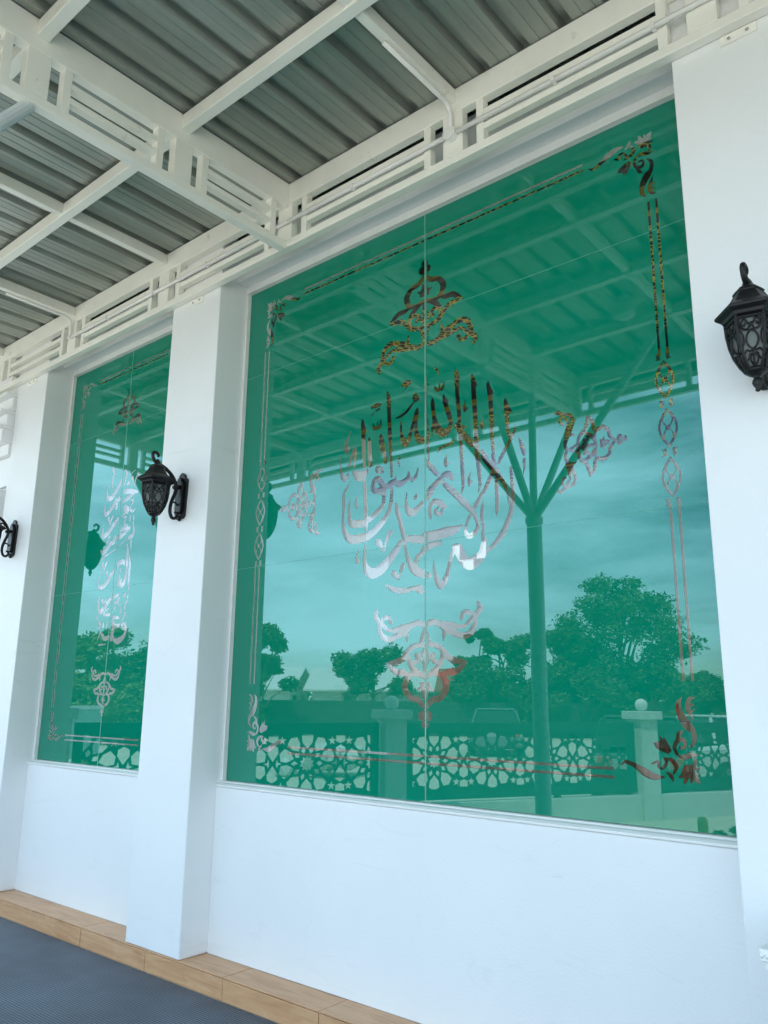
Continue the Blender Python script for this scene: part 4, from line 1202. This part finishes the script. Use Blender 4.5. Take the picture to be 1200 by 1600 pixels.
def tree(name, label, x, y, h, w, mat, seed, trunk=0.3, nclump=26, nleaf=5200, leaf=0.2, group=None, shape='round', cat='tree'):
    rng = np.random.default_rng(seed)
    if group:
        x, y, h, w = x * 1.5, 3.45 + (y - 3.45) * 1.5, 1.7 + (h - 1.7) * 1.5, w * 1.5
    t = empty(name, (x, y, -0.2))
    tag(t, label, cat, group)
    th = h * trunk
    # trunk and limbs
    mb = MB()
    lean = rng.normal(0, 0.05, 2) * h
    top = Vector((lean[0], lean[1], h * 0.72))
    path = [Vector((0, 0, -0.05)), Vector((lean[0] * 0.15, lean[1] * 0.2, th * 0.6)), Vector((lean[0] * 0.4, lean[1] * 0.3, th * 1.2)), top]
    r0 = 0.028 * h
    mb.tube(path, [r0, r0 * 0.8, r0 * 0.6, r0 * 0.15], 8)
    cl = []
    for k in range(nclump):
        f = rng.uniform(0, 1)
        zz = th * 0.9 + (h - th * 0.9) * (f ** 0.85) * 0.93
        if shape == 'round':
            wr = w * (0.35 + 0.65 * math.sin(math.pi * min(1, 0.12 + 0.83 * f)))
        elif shape == 'flat':
            wr = w * (0.75 + 0.25 * math.sin(math.pi * f))
        else:
            wr = w * (1.0 - 0.55 * f)
        a = rng.uniform(0, 2 * math.pi)
        rr = wr * math.sqrt(rng.uniform(0.08, 1)) * 0.82
        c = np.array([lean[0] * f + rr * math.cos(a), lean[1] * f + rr * math.sin(a), zz])
        s = w * rng.uniform(0.13, 0.30) * (1.0 if nclump < 40 else 0.8)
        cl.append((c, s))
        if k % 2 == 0:
            base = path[1].lerp(path[2], rng.uniform(0.1, 1)) if f < 0.5 else path[2].lerp(path[3], rng.uniform(0, 0.8))
            mid = base.lerp(Vector(c), 0.5) + Vector((0, 0, 0.04 * h))
            mb.tube([base, mid, Vector(c)], [r0 * 0.36, r0 * 0.22, r0 * 0.06], 5)
    mb.build('trunk', BARK, t, local=True)
    P, N = [], []
    tot = sum(s ** 2 for c, s in cl)
    for c, s in cl:
        m = max(20, int(3.0 * nleaf * s ** 2 / tot))
        d = rng.normal(size=(m, 3)); d /= np.linalg.norm(d, axis=1)[:, None]
        r = s * rng.uniform(0.25, 1.0, m) ** 0.5 * (1 + 0.25 * np.sin(5 * d[:, 0] + 3 * d[:, 2] * c[0]))
        p = c + d * r[:, None] * np.array([1.05, 1.05, 0.72])
        P.append(p)
        n = d * 0.6 + rng.normal(size=(m, 3)) * 0.5 + np.array([0, 0, 0.5])
        N.append(n / np.linalg.norm(n, axis=1)[:, None])
    P, N = np.vstack(P), np.vstack(N)
    V, F = leaf_mesh(P, N, leaf * 1.05, rng)
    np_mesh('crown', V, F, mat, t)
    return t

sh = tree('garden_shrub', 'low leafy shrub beside the concrete path', -2.45, -5.5, 0.6, 0.3, LEAF2, 31, 0.1, 14, 1500, 0.07, cat='shrub')
tree('garden_shrub', 'small spiky shrub at the foot of the lattice fence', -3.2, -6.5, 0.35, 0.25, LEAF1, 32, 0.1, 10, 900, 0.06, cat='shrub')
gl_ = empty('garden_light', (-2.95, -4.85, -0.13))
tag(gl_, 'short black garden light with a yellow cap beside the path', 'garden light')
MB().tube([(0, 0, 0), (0, 0, 0.42)], 0.035, 12).build('stem', IRON, gl_, local=True)
MB().lathe([(0.045, 0.421), (0.05, 0.44), (0.05, 0.53), (0.03, 0.56)], 12).build('cap', YELLOW, gl_, local=True)

# ------------------------------------------------------------------ trees beyond the fence
TG = 'trees beyond the fence'
tree('broad_tree', 'largest leafy tree with a high crown, reflected right of the canopy post', -12.2, -24.0, 6.2, 2.75, LEAF1, 1, 0.16, 84, 9000, 0.2, TG)
tree('broad_tree', 'leafy tree reflected just right of the canopy post, lower than its big neighbour', -14.4, -23.0, 4.4, 2.1, LEAF3, 2, 0.15, 42, 6000, 0.2, TG)
tree('slender_tree', 'slim tree reflected just left of the canopy post', -16.4, -22.0, 4.4, 1.1, LEAF1, 3, 0.32, 16, 2600, 0.2, TG, 'cone')
tree('slender_tree', 'slim tree with an airy crown second left of the canopy post', -17.6, -23.2, 4.5, 1.2, LEAF3, 4, 0.35, 14, 2400, 0.2, TG, 'cone')
tree('bushy_tree', 'olive bushy tree low behind the post reflection', -15.2, -20.4, 3.0, 2.0, LEAF3, 5, 0.1, 26, 4200, 0.2, TG)
tree('bushy_tree', 'bushy tree under the two slim trees', -16.7, -21.6, 2.7, 1.4, LEAF1, 6, 0.1, 26, 4200, 0.2, TG)
tree('spreading_tree', 'flat topped spreading tree in front of the white gables', -19.6, -19.2, 3.5, 1.6, LEAF1, 7, 0.5, 20, 3000, 0.2, TG, 'flat')
tree('round_tree', 'tall rounded tree at the left end of the wide window reflection', -19.6, -13.6, 4.2, 1.6, LEAF1, 8, 0.15, 28, 5200, 0.2, TG)
tree('pale_tree', 'light green tree in the left window reflection', -20.4, -8.4, 3.5, 1.5, LEAF2, 10, 0.2, 26, 5200, 0.2, TG)
tree('bushy_tree', 'light green bush under the pale tree', -18.6, -8.3, 2.0, 1.6, LEAF2, 12, 0.05, 22, 4200, 0.17, TG)
tree('bushy_tree', 'dark bushy tree in the left window, right of the pale tree', -22.4, -10.9, 3.2, 1.9, LEAF1, 13, 0.12, 26, 4600, 0.2, TG)
tree('bushy_tree', 'wide dark bush filling the left window behind the fence', -20.6, -11.2, 2.4, 1.8, LEAF1, 14, 0.05, 26, 4600, 0.18, TG)
tree('round_tree', 'leafy tree reflected far right behind the big tree', -13.6, -35.0, 3.0, 2.4, LEAF1, 15, 0.1, 26, 4600, 0.24, TG)
tree('round_tree', 'leafy tree reflected at the right edge of the wide window', -10.4, -36.0, 2.8, 2.6, LEAF2, 16, 0.1, 26, 4600, 0.24, TG)
tree('bushy_tree', 'bush below the big tree right of the post', -12.6, -21.6, 2.9, 2.0, LEAF3, 17, 0.05, 26, 4200, 0.2, TG)
tree('bushy_tree', 'bush between the big tree and the car', -10.6, -22.6, 2.7, 1.7, LEAF1, 18, 0.05, 22, 3600, 0.2, TG)
# distant wood closing the horizon: reads as one mass
rng = np.random.default_rng(40)
P = []
for k in range(240):
    a = rng.uniform(R(170), R(300))
    d = rng.uniform(75, 95)
    c = np.array([-3 + d * math.cos(a), -3 + d * math.sin(a), rng.uniform(0.4, 2.6)])
    q = rng.normal(size=(110, 3)); q /= np.linalg.norm(q, axis=1)[:, None]
    P.append(c + q * np.array([3.2, 3.2, rng.uniform(1.2, 2.2)]) * rng.uniform(0.4, 1, 110)[:, None])
P = np.vstack(P); P = P[P[:, 2] > -0.2]
N = rng.normal(size=P.shape) + np.array([0, 0, 0.8]); N /= np.linalg.norm(N, axis=1)[:, None]
V, F = leaf_mesh(P, N, 0.8, rng)
tag(np_mesh('distant_wood', V, F, LEAF1, None), 'dark green wood along the horizon', 'wood', kind='stuff')

# ------------------------------------------------------------------ dark corrugated boundary fence
def zfence(A, B, h, label):
    A, B = Vector(A), Vector(B)
    d = (B - A); L = d.length
    t = empty('zinc_fence', A, math.atan2(d.y, d.x))
    tag(t, label, 'fence', 'dark zinc boundary fences')
    n = max(1, round(L / 1.8)); wv = L / n
    mv, mf = [], []
    M_ = 18
    for i in range(M_ * 2 + 1):
        x = wv * i / (M_ * 2)
        yy = 0.018 * (1 if i % 2 else -1)
        mv += [(x, yy, 0.02), (x, yy, h)]
        if i:
            mf.append((2 * i - 2, 2 * i, 2 * i + 1, 2 * i - 1))
    me = bpy.data.meshes.new('zinc_sheet'); me.from_pydata(mv, [], mf); me.materials.append(ZINC)
    for k in range(n):
        o = bpy.data.objects.new('zinc_sheet', me); finish(o, t, None, 0, False); o.location = (k * wv, 0.004 * (k % 2), 0.0)
    for k in range(n + 1):
        box_obj('fence_stake', BARK, t, k * wv - 0.03, k * wv + 0.03, -0.10, -0.04, -0.02, h + 0.05, local=True)
zfence((-38.0, -13.0, -0.2), (-31.0, -24.0, -0.2), 1.6, 'dark zinc fence in the left part of the reflection, before the tall rounded tree')
zfence((-31.0, -24.0, -0.2), (-14.5, -37.5, -0.2), 1.65, 'long dark zinc fence below the trees in the reflection')

# ------------------------------------------------------------------ houses beyond
def house(x, y, rz, w, d, hw, hr, roofm, label):
    t = empty('gabled_house', (x, y, -0.2), rz)
    tag(t, label, 'house', 'houses beyond the trees')
    MB().prism([(-w / 2, 0), (w / 2, 0), (w / 2, hw), (0, hw + hr - 0.05), (-w / 2, hw)], -d / 2, d / 2, 'y').build('wall', HWALL, t, local=True)
    o = 0.45
    k = hr / (w / 2)
    for s in (-1, 1):
        MB().prism([(0, hw + hr), (s * (w / 2 + o), hw - k * o), (s * (w / 2 + o), hw - k * o + 0.09), (0, hw + hr + 0.1)], -d / 2 - o, d / 2 + o, 'y').build('roof', roofm, t, local=True)
    for yy in (-d / 2 - 0.03, d / 2 + 0.03):
        for xx in (-w * 0.22, w * 0.22):
            wf = MB().box(xx - 0.45, xx + 0.45, yy - 0.02, yy + 0.02, 0.9, 2.0).build('window', ROOFWHITE, t, local=True)
            MB().box(xx - 0.38, xx + 0.38, yy - 0.03, yy + 0.03, 0.98, 1.92).build('pane', DARKGLASS, wf, local=True)
ang = math.atan2(-0.75, -0.66)
for x, y, s, rm, lab in ((-36.6, -30.6, 0.25, ROOFWHITE, 'white house with a pale roof in the reflection, leftmost of the row'),
                      (-34.6, -32.8, 0.2, ROOFWHITE, 'white house with a pale roof just left of the spreading tree'),
                      (-32.6, -34.6, 0.25, ROOFWHITE, 'white house with a pale roof behind the spreading tree'),
                      (-30.8, -36.2, 0.2, ROOFWHITE, 'white house with a pale roof left of the red roofed house'),
                      (-28.4, -37.4, 0.22, ROOFRED, 'white house with a red metal roof behind the bottom scroll of the window')):
    house(x, y, ang + s, 3.4, 1.75, 2.45, 1.05, rm, lab)

# ------------------------------------------------------------------ parked cars
def car(loc, rz, m, label):
    t = empty('parked_car', loc, rz)
    tag(t, label, 'car', 'cars parked beyond the fence')
    # body from side profile sections across the width, tumblehome on the cabin
    low = [(-2.1, 0.32), (-2.12, 0.62), (-2.0, 0.86), (-1.2, 0.95), (0.75, 0.98), (1.7, 0.86), (2.08, 0.66), (2.12, 0.36), (1.75, 0.24), (-1.8, 0.24)]
    ws = [0.80, 0.84, 0.82, 0.80, 0.80, 0.76, 0.74, 0.76, 0.78, 0.78]
    v = [(x, -w_, z) for (x, z), w_ in zip(low, ws)] + [(x, w_, z) for (x, z), w_ in zip(low, ws)]
    n = len(low)
    f = [tuple(range(n)), tuple(range(2 * n - 1, n - 1, -1))] + [(k, n + k, n + (k + 1) % n, (k + 1) % n) for k in range(n)]
    mesh_obj('body', v, f, m, t, True, 0.05)
    def cabin(sc, z0, z1, xo):
        b = [(-1.75 + xo, z0), (-1.3 + xo, z1), (0.1, z1 + 0.02), (1.0 - xo, z0)]
        v = [(x, -w_, z) for (x, z), w_ in zip(b, (0.76 * sc, 0.6 * sc, 0.6 * sc, 0.74 * sc))] + [(x, w_, z) for (x, z), w_ in zip(b, (0.76 * sc, 0.6 * sc, 0.6 * sc, 0.74 * sc))]
        f = [(0, 1, 2, 3), (7, 6, 5, 4)] + [(k, 4 + k, 4 + (k + 1) % 4, (k + 1) % 4) for k in range(4)]
        return v, f
    v, f = cabin(1.0, 0.95, 1.42, 0.0)
    mesh_obj('windows', v, f, DARKGLASS, t, True, 0.02)
    MB().box(-1.32, 0.12, -0.6, 0.6, 1.425, 1.475).build('roof', m, t, local=True, bev=0.02)
    for x, s in ((-0.45, 0), (-1.5, 1)):
        for sy in (-1, 1):
            MB().tube([(x, sy * 0.765, 0.95), (x + 0.03, sy * 0.615, 1.43)], 0.035, 6).build('pillar', m, t, local=True)
    for x in (-1.3, 1.3):
        for sy in (-1, 1):
            wh = MB().tube([(x, sy * 0.66, 0.31), (x, sy * 0.86, 0.31)], 0.31, 20).build('wheel', BLACKRUB, t, local=True, bev=0.02)
            MB().tube([(x, sy * 0.861, 0.31), (x, sy * 0.872, 0.31)], 0.19, 14).build('rim', CHROME, wh, local=True)
    for sy in (-0.58, 0.58):
        MB().box(2.04, 2.12, sy - 0.14, sy + 0.14, 0.60, 0.74).build('headlight', LAMPGLASS, t, local=True, bev=0.02)
        MB().box(-2.14, -2.06, sy - 0.12, sy + 0.12, 0.62, 0.82).build('tail_light', REDP, t, local=True, bev=0.02)
car((-6.5, -11.9, -0.2), R(-112), CARBLACK, 'black car parked close behind the ball topped fence post')
car((-15.2, -20.4, -0.2), R(-124), CARTEAL, 'grey car seen small behind the lattice left of the canopy post')
car((-5.1, -14.6, -0.2), R(-50), CARWHITE, 'white car behind the lattice at the right edge of the wide window')

# ------------------------------------------------------------------ wooden shed and sign board seen in the left window
sb = empty('sign_board', (-12.2, -3.2, -0.2), R(62))
tag(sb, 'pale green board on two posts behind the fence in the left window', 'sign board')
SIGN = paint('pale_green_board', (0.32, 0.45, 0.42), 0.6, 0.1, 2, 30, 0.05)
for x in (-0.75, 0.75):
    MB().box(x - 0.05, x + 0.05, -0.05, 0.05, -0.02, 1.5).build('post', BARK, sb, local=True)
MB().box(-1.0, 1.0, -0.085, -0.052, 0.75, 1.5).build('panel', SIGN, sb, local=True, bev=0.005)
MB().box(-1.04, 1.04, -0.10, -0.03, 1.5005, 1.56).build('top_rail', ROOFWHITE, sb, local=True)
# heap of pale rubble behind the fence
hp = empty('rubble_heap', (-13.2, -10.6, -0.2))
tag(hp, 'pale heap of broken concrete blocks behind the fence', 'rubble heap')
rng = np.random.default_rng(5)
for k in range(16):
    s = rng.uniform(0.22, 0.45)
    x, y = rng.normal(0, 0.5, 2)
    z = max(0, 0.85 - 0.9 * math.hypot(x, y)) * rng.uniform(0.4, 1)
    bm = bmesh.new(); bmesh.ops.create_icosphere(bm, subdivisions=1, radius=s)
    for v_ in bm.verts:
        v_.co *= rng.uniform(0.75, 1.2)
        v_.co.z *= 0.8
    me = bpy.data.meshes.new('block'); bm.to_mesh(me); bm.free()
    o = bpy.data.objects.new('block', me); finish(o, hp, CONCRETE, 0, False); o.location = (x, y, z + s * 0.5)
